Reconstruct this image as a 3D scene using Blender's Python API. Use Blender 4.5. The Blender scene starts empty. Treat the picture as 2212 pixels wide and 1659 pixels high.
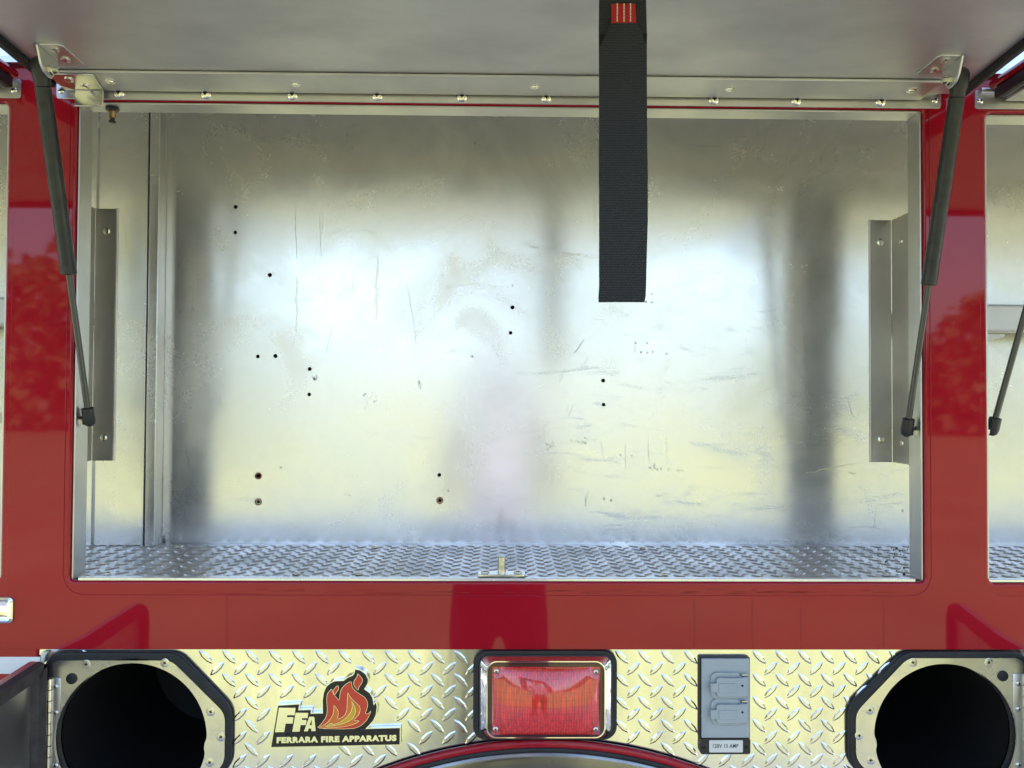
import bpy, bmesh, math, random
from mathutils import Matrix, Vector
random.seed(7)
rad = math.radians
scn = bpy.context.scene
COL = scn.collection

# ------------------------------------------------------------------ camera
CAM_D = 1.1                     # metres from the truck's red face (the plane Y = 0)
F_PX = 1678.0                   # focal length in the pixels of a 2212 x 1659 print of the photograph
R_CAM = (Matrix.Rotation(rad(-.87), 3, 'Z') @ Matrix.Rotation(rad(91.13), 3, 'X') @ Matrix.Rotation(rad(.3), 3, 'Z'))
cam_d = bpy.data.cameras.new('camera'); cam = bpy.data.objects.new('camera', cam_d); COL.objects.link(cam)
cam.matrix_world = Matrix.Translation((0, -CAM_D, 0)) @ R_CAM.to_4x4()
cam_d.sensor_width = 36; cam_d.lens = 36 * F_PX / 2212; cam_d.clip_start = .02; cam_d.clip_end = 2000
scn.camera = cam

# ------------------------------------------------------------------ sky, sun, exposure
SUN_EL, SUN_AZ = 52, 10         # sun behind the truck, so its side stands in its own shade
w = bpy.data.worlds.new('World'); scn.world = w; w.use_nodes = True
nt = w.node_tree
sky = nt.nodes.new('ShaderNodeTexSky'); sky.sky_type = 'NISHITA'; sky.sun_disc = False
sky.sun_elevation = rad(SUN_EL); sky.sun_rotation = rad(SUN_AZ)
sky.air_density = 1.0; sky.dust_density = 3.5; sky.ozone_density = 1.0
bg = nt.nodes['Background']; bg.inputs['Strength'].default_value = .15
nt.links.new(sky.outputs['Color'], bg.inputs['Color'])
sun_d = bpy.data.lights.new('sun', 'SUN'); sun_d.energy = 3.8; sun_d.angle = rad(.5); sun_d.color = (1, .95, .86)
sun = bpy.data.objects.new('sun', sun_d); COL.objects.link(sun)
sdir = Vector((math.sin(rad(SUN_AZ)) * math.cos(rad(SUN_EL)), math.cos(rad(SUN_AZ)) * math.cos(rad(SUN_EL)), math.sin(rad(SUN_EL))))
sun.rotation_euler = sdir.to_track_quat('Z', 'Y').to_euler(); sun.location = sdir * 20
vs = scn.view_settings
vs.view_transform = 'Standard'; vs.look = 'None'; vs.gamma = 1; vs.use_curve_mapping = False
vs.exposure = 2.05
scn.cycles.max_bounces = 10; scn.cycles.glossy_bounces = 6; scn.cycles.diffuse_bounces = 5
scn.cycles.sample_clamp_indirect = 6; scn.cycles.caustics_reflective = False; scn.cycles.caustics_refractive = False

# ------------------------------------------------------------------ helpers
def at(px, py, Y=0.0):
    """pixel of the 2212-wide print -> (X, Z) of the point at depth Y"""
    d = R_CAM @ Vector(((px - 1106) / F_PX, -(py - 829.5) / F_PX, -1)); k = (Y + CAM_D) / d.y
    return d.x * k, d.z * k
def P(px, py, Y=0.0):
    x, z = at(px, py, Y); return Vector((x, Y, z))

def box(bm, x0, x1, y0, y1, z0, z1, mi=0):
    v = [bm.verts.new((x, y, z)) for x in (x0, x1) for y in (y0, y1) for z in (z0, z1)]
    for q in ((0, 1, 3, 2), (4, 6, 7, 5), (0, 4, 5, 1), (2, 3, 7, 6), (0, 2, 6, 4), (1, 5, 7, 3)):
        bm.faces.new([v[i] for i in q]).material_index = mi
def prism(bm, pts, y0, y1, mi=0):
    """polygon in X,Z swept from y0 to y1"""
    a = [bm.verts.new((x, y0, z)) for x, z in pts]; b = [bm.verts.new((x, y1, z)) for x, z in pts]
    n = len(pts); fs = [bm.faces.new(a), bm.faces.new(b[::-1])]
    fs += [bm.faces.new((a[i], b[i], b[(i + 1) % n], a[(i + 1) % n])) for i in range(n)]
    for f in fs: f.material_index = mi
def frame_of(d):
    d = Vector(d).normalized(); u = d.orthogonal().normalized(); return d, u, d.cross(u)
def lathe(bm, p, axis, prof, seg=20, mi=0, cap=True):
    """prof: (distance along axis, radius)"""
    d, u, v = frame_of(axis); p = Vector(p); rings = []
    for h, r in prof:
        rings.append([bm.verts.new(p + d * h + (u * math.cos(2 * math.pi * k / seg) + v * math.sin(2 * math.pi * k / seg)) * r) for k in range(seg)])
    for a, b in zip(rings, rings[1:]):
        for k in range(seg):
            bm.faces.new((a[k], a[(k + 1) % seg], b[(k + 1) % seg], b[k])).material_index = mi
    if cap:
        bm.faces.new(rings[0][::-1]).material_index = mi; bm.faces.new(rings[-1]).material_index = mi
def cyl(bm, p0, p1, r, seg=20, mi=0, r1=None):
    p0 = Vector(p0); p1 = Vector(p1); L = (p1 - p0).length
    lathe(bm, p0, p1 - p0, [(0, r), (L, r if r1 is None else r1)], seg, mi)
def rrect(x0, x1, z0, z1, r, n=6):
    pts = []
    for cx, cz, a0 in ((x1 - r, z1 - r, 0), (x0 + r, z1 - r, 90), (x0 + r, z0 + r, 180), (x1 - r, z0 + r, 270)):
        for k in range(n + 1):
            a = rad(a0 + 90 * k / n); pts.append((cx + r * math.cos(a), cz + r * math.sin(a)))
    return pts
def round_poly(pts, r, n=5):
    out = []
    N = len(pts)
    for i in range(N):
        p = Vector(pts[i]); a = Vector(pts[i - 1]); b = Vector(pts[(i + 1) % N])
        ri = r[i] if isinstance(r, (list, tuple)) else r
        if ri <= 0: out.append(tuple(p)); continue
        da = (a - p); db = (b - p)
        t = min(ri, da.length * .45, db.length * .45); s = p + da.normalized() * t; e = p + db.normalized() * t
        for k in range(n + 1):
            q = k / n; out.append(tuple(s * (1 - q) ** 2 + p * 2 * q * (1 - q) + e * q * q))
    return out
def inset(pts, d):
    N = len(pts); area = sum(pts[i - 1][0] * pts[i][1] - pts[i][0] * pts[i - 1][1] for i in range(N)); s = 1 if area > 0 else -1
    out = []
    for i in range(N):
        p = Vector(pts[i]); e0 = (p - Vector(pts[i - 1])).normalized(); e1 = (Vector(pts[(i + 1) % N]) - p).normalized()
        n0 = Vector((-e0.y, e0.x)) * s; n1 = Vector((-e1.y, e1.x)) * s; m = n0 + n1
        if m.length < 1e-6: m = n0
        m.normalize(); out.append(tuple(p + m * min(d / max(.35, m.dot(n0)), 2.2 * d) if d > 0 else tuple(p + m * max(d / max(.35, m.dot(n0)), 2.2 * d))))
    return out
def smoothpoly(pts, it=2):
    for _ in range(it):
        q = []
        N = len(pts)
        for i in range(N):
            a = Vector(pts[i]); b = Vector(pts[(i + 1) % N]); q += [tuple(a * .75 + b * .25), tuple(a * .25 + b * .75)]
        pts = q
    return pts

def mesh_of(bm, name):
    bmesh.ops.recalc_face_normals(bm, faces=bm.faces)
    me = bpy.data.meshes.new(name); bm.to_mesh(me); bm.free(); return me
def link(name, me, mats, parent=None, smooth=True, local=False, kind=None):
    o = bpy.data.objects.new(name, me); COL.objects.link(o)
    for m in (mats if isinstance(mats, (list, tuple)) else [mats]):
        if m and len(me.materials) < (len(mats) if isinstance(mats, (list, tuple)) else 1): me.materials.append(m)
    if smooth and len(me.polygons):
        me.shade_smooth(); me.set_sharp_from_angle(angle=rad(32))
    if parent:
        o.parent = parent
        if not local: o.matrix_parent_inverse = WORLD(parent).inverted()
    if kind: o['kind'] = kind
    return o
def WORLD(o):
    m = o.matrix_basis.copy()
    if o.parent: m = WORLD(o.parent) @ o.matrix_parent_inverse @ m
    return m
def obj(name, bm, mats, parent=None, bevel=0, smooth=True, local=False, kind=None, seg=2):
    me = mesh_of(bm, name)
    o = link(name, me, mats, parent, smooth, local, kind)
    if bevel:
        b = o.modifiers.new('bevel', 'BEVEL'); b.width = bevel; b.segments = seg; b.limit_method = 'ANGLE'; b.angle_limit = rad(40); b.harden_normals = False
    return o
def cut(o, bm_cut):
    """boolean difference, applied"""
    c = link('cutter', mesh_of(bm_cut, 'cutter'), None, smooth=False)
    m = o.modifiers.new('cut', 'BOOLEAN'); m.object = c; m.operation = 'DIFFERENCE'; m.solver = 'EXACT'
    bpy.context.view_layer.update()
    me = bpy.data.meshes.new_from_object(o.evaluated_get(bpy.context.evaluated_depsgraph_get()))
    o.modifiers.remove(m); old = o.data; o.data = me; me.name = old.name
    bpy.data.objects.remove(c)
    me.shade_smooth(); me.set_sharp_from_angle(angle=rad(32))
def copy_to(o, parent, mat, name=None):
    c = o.copy(); COL.objects.link(c); c.parent = parent; c.matrix_parent_inverse = WORLD(parent).inverted() if parent else Matrix(); c.matrix_basis = mat
    return c
def thing(name, label, cat, loc=(0, 0, 0), group=None):
    o = bpy.data.objects.new(name, None); COL.objects.link(o); o.location = loc; o.empty_display_size = .02
    tag(o, label, cat, group); return o
def tag(o, label, cat, group=None):
    o['label'] = label; o['category'] = cat
    if group: o['group'] = group
    return o
B = bmesh.new

# ------------------------------------------------------------------ materials
MATS = {}
def mat(name, col, rough=.5, metal=0, coat=0, coat_rough=.03, aniso=0, var=0, var_scale=8, rvar=0, bump=0, bump_scale=40, stretch=(1, 1, 1), detail=6, spec=.5, col2=None, arot=0, dist=.001, sheen=0):
    m = bpy.data.materials.new(name); m.use_nodes = True; n = m.node_tree.nodes; L = m.node_tree.links
    b = n['Principled BSDF']
    b.inputs['Base Color'].default_value = (*col, 1); b.inputs['Roughness'].default_value = rough; b.inputs['Metallic'].default_value = metal
    b.inputs['Coat Weight'].default_value = coat; b.inputs['Coat Roughness'].default_value = coat_rough; b.inputs['Specular IOR Level'].default_value = spec
    b.inputs['Anisotropic'].default_value = aniso; b.inputs['Anisotropic Rotation'].default_value = arot
    if aniso:
        t = n.new('ShaderNodeTangent'); t.direction_type = 'RADIAL'; t.axis = 'Z'; L.new(t.outputs[0], b.inputs['Tangent'])
    if var or rvar or bump or col2:
        tc = n.new('ShaderNodeNewGeometry'); mp = n.new('ShaderNodeMapping'); mp.inputs['Scale'].default_value = stretch
        L.new(tc.outputs['Position'], mp.inputs['Vector'])
        nz = n.new('ShaderNodeTexNoise'); nz.inputs['Scale'].default_value = var_scale; nz.inputs['Detail'].default_value = detail; nz.inputs['Roughness'].default_value = .6
        L.new(mp.outputs[0], nz.inputs['Vector'])
        if var or col2:
            r = n.new('ShaderNodeMix'); r.data_type = 'RGBA'
            c2 = col2 or tuple(max(0, c * (1 - var)) for c in col)
            r.inputs['A'].default_value = (*col, 1); r.inputs['B'].default_value = (*c2, 1)
            mr = n.new('ShaderNodeMapRange'); mr.inputs['From Min'].default_value = .4; mr.inputs['From Max'].default_value = .68
            L.new(nz.outputs['Fac'], mr.inputs['Value']); L.new(mr.outputs[0], r.inputs['Factor']); L.new(r.outputs['Result'], b.inputs['Base Color'])
        if rvar:
            mr = n.new('ShaderNodeMapRange'); mr.inputs['From Min'].default_value = .3; mr.inputs['From Max'].default_value = .7
            mr.inputs['To Min'].default_value = max(.01, rough - rvar); mr.inputs['To Max'].default_value = rough + rvar
            L.new(nz.outputs['Fac'], mr.inputs['Value']); L.new(mr.outputs[0], b.inputs['Roughness'])
        if bump:
            n2 = n.new('ShaderNodeTexNoise'); n2.inputs['Scale'].default_value = bump_scale; n2.inputs['Detail'].default_value = 4
            L.new(mp.outputs[0], n2.inputs['Vector'])
            bp = n.new('ShaderNodeBump'); bp.inputs['Strength'].default_value = bump; bp.inputs['Distance'].default_value = dist
            L.new(n2.outputs['Fac'], bp.inputs['Height']); L.new(bp.outputs[0], b.inputs['Normal'])
    MATS[name] = m; return m
RED = mat('red_paint', (.40, .008, .020), .5, spec=0, coat=.85, coat_rough=.035, var=.12, var_scale=3, bump=.07, bump_scale=7, dist=.005)
def wall_mat():
    m = bpy.data.materials.new('handled_sheet_aluminium'); m.use_nodes = True; n = m.node_tree.nodes; L = m.node_tree.links; b = n['Principled BSDF']
    g = n.new('ShaderNodeNewGeometry')
    def noise(scale, detail, st=(1, 1, 1), rot=0, rough=.6, dis=0):
        mp = n.new('ShaderNodeMapping'); mp.inputs['Scale'].default_value = st; mp.inputs['Rotation'].default_value = (0, rot, 0); L.new(g.outputs['Position'], mp.inputs['Vector'])
        z = n.new('ShaderNodeTexNoise'); z.inputs['Scale'].default_value = scale; z.inputs['Detail'].default_value = detail; z.inputs['Roughness'].default_value = rough; z.inputs['Distortion'].default_value = dis
        L.new(mp.outputs[0], z.inputs['Vector']); return z.outputs['Fac']
    def rng(v, a, b2, c, d):
        q = n.new('ShaderNodeMapRange'); q.interpolation_type = 'SMOOTHSTEP'
        for k, x in zip(('From Min', 'From Max', 'To Min', 'To Max'), (a, b2, c, d)): q.inputs[k].default_value = x
        L.new(v, q.inputs['Value']); return q.outputs[0]
    def mth(op, a, b2):
        q = n.new('ShaderNodeMath'); q.operation = op
        for i, x in enumerate((a, b2)):
            if isinstance(x, (int, float)): q.inputs[i].default_value = x
            else: L.new(x, q.inputs[i])
        return q.outputs[0]
    cloud = noise(3.2, 5, dis=.6); patch = noise(7, 6, rough=.55, dis=1.0); brush = noise(70, 4, (.06, 1, 2.2)); rub = noise(16, 7, (.45, 1, 1.9), .5, .7, .8); fine = noise(160, 5, rough=.75)
    # handled area, lower right of the compartment
    sp = n.new('ShaderNodeSeparateXYZ'); L.new(g.outputs['Position'], sp.inputs[0])
    dx = mth('MULTIPLY', mth('SUBTRACT', sp.outputs['X'], .40), 1.7); dz = mth('MULTIPLY', mth('ADD', sp.outputs['Z'], .10), 3.2)
    area = rng(mth('ADD', mth('MULTIPLY', dx, dx), mth('MULTIPLY', dz, dz)), .1, 1.0, .10, .0)
    rubm = rng(mth('ADD', rub, area), .60, .80, 0, 1); pm = rng(patch, .44, .80, 0, 1)
    c1 = n.new('ShaderNodeMix'); c1.data_type = 'RGBA'; c1.inputs['A'].default_value = (.86, .85, .83, 1); c1.inputs['B'].default_value = (.80, .75, .66, 1); L.new(mth('MULTIPLY', pm, .5), c1.inputs['Factor'])
    c2 = n.new('ShaderNodeMix'); c2.data_type = 'RGBA'; L.new(c1.outputs['Result'], c2.inputs['A']); c2.inputs['B'].default_value = (.60, .60, .60, 1); L.new(mth('MULTIPLY', rubm, .7), c2.inputs['Factor'])
    L.new(c2.outputs['Result'], b.inputs['Base Color']); b.inputs['Metallic'].default_value = 1
    r = mth('ADD', mth('ADD', rng(cloud, .3, .7, .16, .24), mth('MULTIPLY', pm, .11)), mth('ADD', mth('MULTIPLY', rubm, .10), rng(fine, .35, .75, -.01, .03)))
    L.new(r, b.inputs['Roughness']); b.inputs['Anisotropic'].default_value = .6; b.inputs['Anisotropic Rotation'].default_value = .25
    t = n.new('ShaderNodeTangent'); t.direction_type = 'RADIAL'; t.axis = 'Z'; L.new(t.outputs[0], b.inputs['Tangent'])
    bp = n.new('ShaderNodeBump'); bp.inputs['Strength'].default_value = .25; bp.inputs['Distance'].default_value = .0014; L.new(noise(4.5, 3), bp.inputs['Height'])
    bp2 = n.new('ShaderNodeBump'); bp2.inputs['Strength'].default_value = .08; bp2.inputs['Distance'].default_value = .0002; L.new(mth('ADD', brush, mth('MULTIPLY', patch, .1)), bp2.inputs['Height']); L.new(bp.outputs[0], bp2.inputs['Normal'])
    L.new(bp2.outputs[0], b.inputs['Normal'])
    b2 = n.new('ShaderNodeBsdfPrincipled'); b2.inputs['Metallic'].default_value = 1; b2.inputs['Roughness'].default_value = .62; L.new(c2.outputs['Result'], b2.inputs['Base Color']); L.new(bp2.outputs[0], b2.inputs['Normal'])
    mx = n.new('ShaderNodeMixShader'); L.new(rng(cloud, .3, .7, .22, .36), mx.inputs[0]); L.new(b.outputs[0], mx.inputs[1]); L.new(b2.outputs[0], mx.inputs[2]); L.new(mx.outputs[0], n['Material Output'].inputs['Surface'])
    return m
ALU = wall_mat()
ALU_DULL = mat('dull_aluminium', (.66, .65, .61), .42, 1, var=.12, var_scale=7, rvar=.08)
ALU_BRACKET = mat('bracket_aluminium', (.55, .52, .46), .45, 1, var=.15, var_scale=9, rvar=.08)
SHADE_BACK = mat('shade_dark_backing', (.05, .05, .05), .8)  # dark colour stands in for the shade on the pillar backs
ALU_DOOR = mat('door_pan_aluminium', (.69, .675, .64), .5, 1, var=.16, var_scale=5, rvar=.06, stretch=(1, 2, 1))
STAIN = mat('stainless_steel', (.70, .69, .66), .25, 1, var=.1, rvar=.08, var_scale=20)
PLATE = mat('polished_tread_plate', (.90, .90, .87), .14, 1, var=.14, var_scale=22, rvar=.06, bump=.30, bump_scale=30, stretch=(1, 1, .35), dist=.0006)
FLOORM = mat('worn_tread_plate', (.64, .63, .65), .36, 1, var=.22, var_scale=12, rvar=.1, bump=.2, bump_scale=60, dist=.0005)
CHROME = mat('chrome', (.86, .86, .87), .05, 1)
ZINC = mat('zinc_bolt', (.80, .78, .68), .2, 1)
BRASS = mat('brass', (.45, .30, .14), .35, 1)
RUBBER = mat('black_rubber', (.016, .017, .019), .55, var=.5, var_scale=60, bump=.2, bump_scale=200)
RUBBER_OLD = mat('weathered_rubber', (.085, .075, .07), .8, var=.5, var_scale=50, bump=.5, bump_scale=120, dist=.002)
STRUTM = mat('strut_black', (.020, .024, .021), .42, var=.4, var_scale=80, rvar=.1)
RODM = mat('strut_rod', (.028, .034, .030), .25, spec=.8)
PLASTIC = mat('black_plastic', (.018, .018, .018), .4)
CAVITY = mat('dark_cavity', (.009, .009, .010), .6)
WHITE = mat('white_reflective', (.88, .87, .90), .35, coat=.3)
GREYP = mat('grey_plastic', (.42, .46, .48), .48, var=.06, var_scale=30)
LABELM = mat('label_card', (.78, .77, .72), .5)
INK = mat('ink', (.012, .012, .014), .5)
ENAMEL_K = mat('black_enamel', (.012, .012, .013), .35, var=.5, var_scale=60)
ENAMEL_R = mat('red_enamel', (.72, .065, .032), .4)
ENAMEL_O = mat('orange_enamel', (.85, .21, .03), .4)
ENAMEL_Y = mat('yellow_enamel', (.80, .46, .03), .4)
SCREWD = mat('recess_shade', (.02, .02, .018), .6, .5)  # shade of the cross slot, put into the colour of raised bars
REDTAG = mat('red_webbing', (.55, .022, .022), .75)
THREAD = mat('white_thread', (.75, .72, .62), .7)
SCUFF = mat('grey_scuff', (.56, .56, .56), .45, .85, var=.5, var_scale=90)
STAINY = mat('tan_stain', (.80, .76, .66), .32, .9)
BRIGHT = mat('bright_scratch', (.92, .91, .86), .2, 1)
RINGRED = mat('red_marker', (.28, .015, .03), .6)
DIRT = mat('soil_crumb', (.03, .02, .015), .9)

def webbing_mat():
    m = bpy.data.materials.new('black_webbing'); m.use_nodes = True; n = m.node_tree.nodes; L = m.node_tree.links; b = n['Principled BSDF']
    b.inputs['Roughness'].default_value = .7
    g = n.new('ShaderNodeNewGeometry'); sp = n.new('ShaderNodeSeparateXYZ'); L.new(g.outputs['Position'], sp.inputs[0])
    def math_(op, a, v=None, c=None):
        q = n.new('ShaderNodeMath'); q.operation = op
        for i, s in enumerate((a, v, c)):
            if s is None: continue
            if isinstance(s, (int, float)): q.inputs[i].default_value = s
            else: L.new(s, q.inputs[i])
        return q.outputs[0]
    PX, PZ = .0033, .0027
    row = math_('FLOOR', math_('DIVIDE', sp.outputs['Z'], PZ))
    off = math_('MULTIPLY', math_('MODULO', math_('ABSOLUTE', row), 2), .5)
    u = math_('FRACT', math_('ADD', math_('DIVIDE', math_('ADD', sp.outputs['X'], 5), PX), off))
    v = math_('FRACT', math_('DIVIDE', math_('ADD', sp.outputs['Z'], 5), PZ))
    su = math_('SINE', math_('MULTIPLY', u, math.pi)); sv = math_('SINE', math_('MULTIPLY', v, math.pi))
    h = math_('MULTIPLY', su, sv)
    mx = n.new('ShaderNodeMix'); mx.data_type = 'RGBA'; mx.inputs['A'].default_value = (.003, .0032, .0042, 1); mx.inputs['B'].default_value = (.030, .033, .039, 1)
    L.new(h, mx.inputs['Factor']); L.new(mx.outputs['Result'], b.inputs['Base Color'])
    bp = n.new('ShaderNodeBump'); bp.inputs['Strength'].default_value = .8; bp.inputs['Distance'].default_value = .0008
    L.new(h, bp.inputs['Height']); L.new(bp.outputs[0], b.inputs['Normal'])
    return m
WEB = webbing_mat()

def lens_mat():
    m = bpy.data.materials.new('red_lens'); m.use_nodes = True; n = m.node_tree.nodes; L = m.node_tree.links; b = n['Principled BSDF']
    b.inputs['Roughness'].default_value = .3; b.inputs['Coat Weight'].default_value = 1; b.inputs['Coat Roughness'].default_value = .02; b.inputs['Coat IOR'].default_value = 1.75
    g = n.new('ShaderNodeNewGeometry'); sp = n.new('ShaderNodeSeparateXYZ'); L.new(g.outputs['Position'], sp.inputs[0])
    cb = n.new('ShaderNodeCombineXYZ'); L.new(sp.outputs['X'], cb.inputs[0]); L.new(sp.outputs['Z'], cb.inputs[1])
    br = n.new('ShaderNodeTexBrick'); br.inputs['Scale'].default_value = 1; br.inputs['Brick Width'].default_value = .0036; br.inputs['Row Height'].default_value = .0092
    br.inputs['Mortar Size'].default_value = .0007; br.inputs['Color1'].default_value = (1.0, .045, .03, 1); br.inputs['Color2'].default_value = (.90, .030, .03, 1); br.inputs['Mortar'].default_value = (.72, .024, .022, 1)
    br.inputs['Mortar Smooth'].default_value = .4; br.offset = 0
    L.new(cb.outputs[0], br.inputs['Vector'])
    nz = n.new('ShaderNodeTexNoise'); nz.inputs['Scale'].default_value = 500; mp = n.new('ShaderNodeMapping'); mp.inputs['Scale'].default_value = (1, 1, .04)
    L.new(g.outputs['Position'], mp.inputs['Vector']); L.new(mp.outputs[0], nz.inputs['Vector'])
    mx = n.new('ShaderNodeMix'); mx.data_type = 'RGBA'; mx.blend_type = 'MULTIPLY'; mx.inputs['Factor'].default_value = .6
    rmp = n.new('ShaderNodeMapRange'); rmp.inputs['From Min'].default_value = .35; rmp.inputs['From Max'].default_value = .6; rmp.inputs['To Min'].default_value = .35; rmp.inputs['To Max'].default_value = 1.15
    L.new(nz.outputs['Fac'], rmp.inputs['Value'])
    L.new(br.outputs['Color'], mx.inputs['A']); L.new(rmp.outputs[0], mx.inputs['B']); L.new(mx.outputs['Result'], b.inputs['Base Color'])
    return m
LENS = lens_mat()

def grass_mat():
    m = bpy.data.materials.new('dry_grass'); m.use_nodes = True; n = m.node_tree.nodes; L = m.node_tree.links; b = n['Principled BSDF']
    b.inputs['Roughness'].default_value = .9
    g = n.new('ShaderNodeNewGeometry'); nz = n.new('ShaderNodeTexNoise'); nz.inputs['Scale'].default_value = .7; nz.inputs['Detail'].default_value = 8
    L.new(g.outputs['Position'], nz.inputs['Vector'])
    r = n.new('ShaderNodeValToRGB'); r.color_ramp.elements[0].position = .35; r.color_ramp.elements[0].color = (.125, .138, .055, 1)
    r.color_ramp.elements[1].position = .68; r.color_ramp.elements[1].color = (.185, .183, .084, 1)
    L.new(nz.outputs['Fac'], r.inputs['Fac']); L.new(r.outputs['Color'], b.inputs['Base Color'])
    return m
GRASS = grass_mat()

# ------------------------------------------------------------------ the setting
g = B(); box(g, -600, 600, -900, 600, -1.9, -1.6)
gr = obj('ground', g, GRASS, smooth=False); gr['kind'] = 'structure'
CONC = mat('pale_concrete', (.44, .43, .42), .85, var=.2, var_scale=3)
g = B(); box(g, -30, 30, -2.3, 4, -1.6, -1.585)
gr = obj('pavement', g, CONC, smooth=False); gr['kind'] = 'structure'

# ------------------------------------------------------------------ truck body
OX0, OX1, OZ0, OZ1 = -.601, .606, -.257, .4203     # centre opening
PX0, PX1 = -.697, .697                              # outer edges of the two pillars
WALL_Y, FLOOR_Z = .275, -.2545
PLATE_TOP = -.3522
body = thing('fire_truck_body', 'glossy red fire truck body side with an open bare aluminium compartment', 'fire truck', (0, 0, -1.6))

# red outer skin with the three openings
g = B(); box(g, -3, 3, 0, .012, -1.1, 1.45)
skin = obj('red_body_skin', g, RED, body)
c = B()
prism(c, rrect(OX0, OX1, OZ0, OZ1, .007), -.05, .1)
prism(c, rrect(PX1, 2.2, OZ0 - .0015, OZ1 - .004, .010), -.05, .1)
prism(c, rrect(-2.2, PX0, OZ0 - .0015, OZ1 - .004, .010), -.05, .1)
box(c, -.6425, .86, -.05, .1, -.95, PLATE_TOP)
cut(skin, c)
b_ = skin.modifiers.new('bevel', 'BEVEL'); b_.width = .0035; b_.segments = 3; b_.limit_method = 'ANGLE'; b_.angle_limit = rad(40)

g = B(); box(g, -3, 3, -.0010, .0, PLATE_TOP + .0005, .4665)
field = obj('pressed_red_field', g, RED, body)
c = B()
prism(c, round_poly([(OX0 - .008, .6), (OX0 - .008, OZ0 - .019), (OX1 + .008, OZ0 - .019), (OX1 + .008, .6)], [0, .034, .034, 0], 8), -.05, .1)
prism(c, round_poly([(PX1 - .010, .6), (PX1 - .010, OZ0 - .019), (2.2, OZ0 - .019), (2.2, .6)], [0, .034, .034, 0], 8), -.05, .1)
prism(c, round_poly([(-2.2, .6), (-2.2, OZ0 - .019), (PX0 + .010, OZ0 - .019), (PX0 + .010, .6)], [0, .034, .034, 0], 8), -.05, .1)
cut(field, c)
b_ = field.modifiers.new('bevel', 'BEVEL'); b_.width = .00095; b_.segments = 3; b_.limit_method = 'ANGLE'; b_.angle_limit = rad(40)

# unseen bulk of the truck behind and above the compartments (it casts the shade the side stands in)
g = B(); box(g, -3, 3, .33, 2.3, -1.1, 1.45); box(g, -3, 3, .0125, .3295, .57, 1.45)
obj('body_bulk', g, RED, body, smooth=False)
g = B(); box(g, -3, 3, .02, .329, -1.1, -.62)
obj('chassis_bulk', g, CAVITY, body, smooth=False)

# drip rail above the doors
g = B(); prism(g, rrect(-3, 3, .468, .477, .003), -.012, -.0005)
obj('drip_rail', g, STAIN, body)
g = B(); box(g, -3, 3, -.003, -.0004, .4775, .60)
obj('upper_trim_panel', g, CHROME, body)

# compartment lining -----------------------------------------------------------
HOLES = [(509, 447), (508, 502), (583, 594), (557, 770), (595, 769), (669, 797), (668, 852), (1107, 664), (1103, 719), (1303, 822), (1304, 874), (949, 1026), (950, 1081), (558, 1028), (558, 1084)]
g = B(); box(g, -2.2, 2.2, WALL_Y, WALL_Y + .003, -.30, .56)
wall = obj('back_wall', g, ALU, body)
c = B()
for px, py in HOLES:
    x, z = at(px, py, WALL_Y); cyl(c, (x, WALL_Y - .01, z), (x, WALL_Y + .02, z), .0037 + random.uniform(-.0004, .0004), 12)
cut(wall, c)
for px, py in HOLES[-3:]:
    x, z = at(px, py, WALL_Y); g = B()
    lathe(g, (x, WALL_Y - .0008, z), (0, 1, 0), [(0, .0042), (.0006, .0042), (.0006, .0062), (0, .0062), (0, .0042)], 14, cap=False)
    obj('painted_ring', g, RINGRED, wall)
g = B(); box(g, -2.2, 2.2, .013, WALL_Y, .558, .561)
obj('ceiling_panel', g, ALU_DULL, body)
for s in (-2.2, 2.197):
    g = B(); box(g, s, s + .003, .013, WALL_Y, -.30, .557); obj('end_panel', g, ALU_DULL, body)

g = B(); box(g, -2.2, 2.2, .0135, .016, OZ1 + .002, .5575)
obj('inner_header_panel', g, ALU_DULL, body)
# floor of tread plate
def lug_mesh(L=.027, W=.0078, H=.0018):
    g = B(); n = 10; base = []; 
    for k in range(n):
        a = 2 * math.pi * k / n; c_, s_ = math.cos(a), math.sin(a)
        base.append((L / 2 * math.copysign(abs(c_) ** .8, c_), W / 2 * math.copysign(abs(s_) ** 1.5, s_) * (1 - .25 * abs(c_))))
    lo = [g.verts.new((x, y, 0)) for x, y in base]; hi = [g.verts.new((x * .74, y * .52, H)) for x, y in base]
    for k in range(n): g.faces.new((lo[k], lo[(k + 1) % n], hi[(k + 1) % n], hi[k]))
    g.faces.new(hi)
    return g
PITCH = .0325
floor = None
g = B(); box(g, -2.2, 2.2, .0145, WALL_Y - .0005, FLOOR_Z - .004, FLOOR_Z)
floor = obj('tread_plate_floor', g, FLOORM, body)
g = B()
lm = mesh_of(lug_mesh(.0225, .0062, .0016), 'lug_source'); FP = .0283
lv = [v.co.copy() for v in lm.vertices]; lf = [list(p.vertices) for p in lm.polygons]
def add_lug(g, M):
    vs_ = [g.verts.new(M @ v) for v in lv]
    for f in lf: g.faces.new([vs_[i] for i in f])
for i in range(-40, 41):
    for j in range(0, 10):
        for k in (0, 1):
            x = (i + .5 * k) * FP + .006; y = .024 + (j + .5 * k) * FP
            if y > WALL_Y - .012: continue
            add_lug(g, Matrix.Translation((x, y, FLOOR_Z)) @ Matrix.Rotation(rad(45 if k else -45), 4, 'Z'))
obj('raised_lugs', g, FLOORM, floor, smooth=False, kind='stuff')
g = B(); box(g, OX0 + .01, OX1 - .012, .004, .014, FLOOR_Z - .0035, FLOOR_Z + .0012)
obj('floor_edge', g, ALU, body, bevel=.0008)
for a, b2 in ((-2.2, PX0 - .002), (PX1 + .002, 2.2)):
    g = B(); box(g, a, b2, .004, .014, FLOOR_Z - .0035, FLOOR_Z + .0008); obj('floor_edge', g, ALU, body, bevel=.0008)
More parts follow.
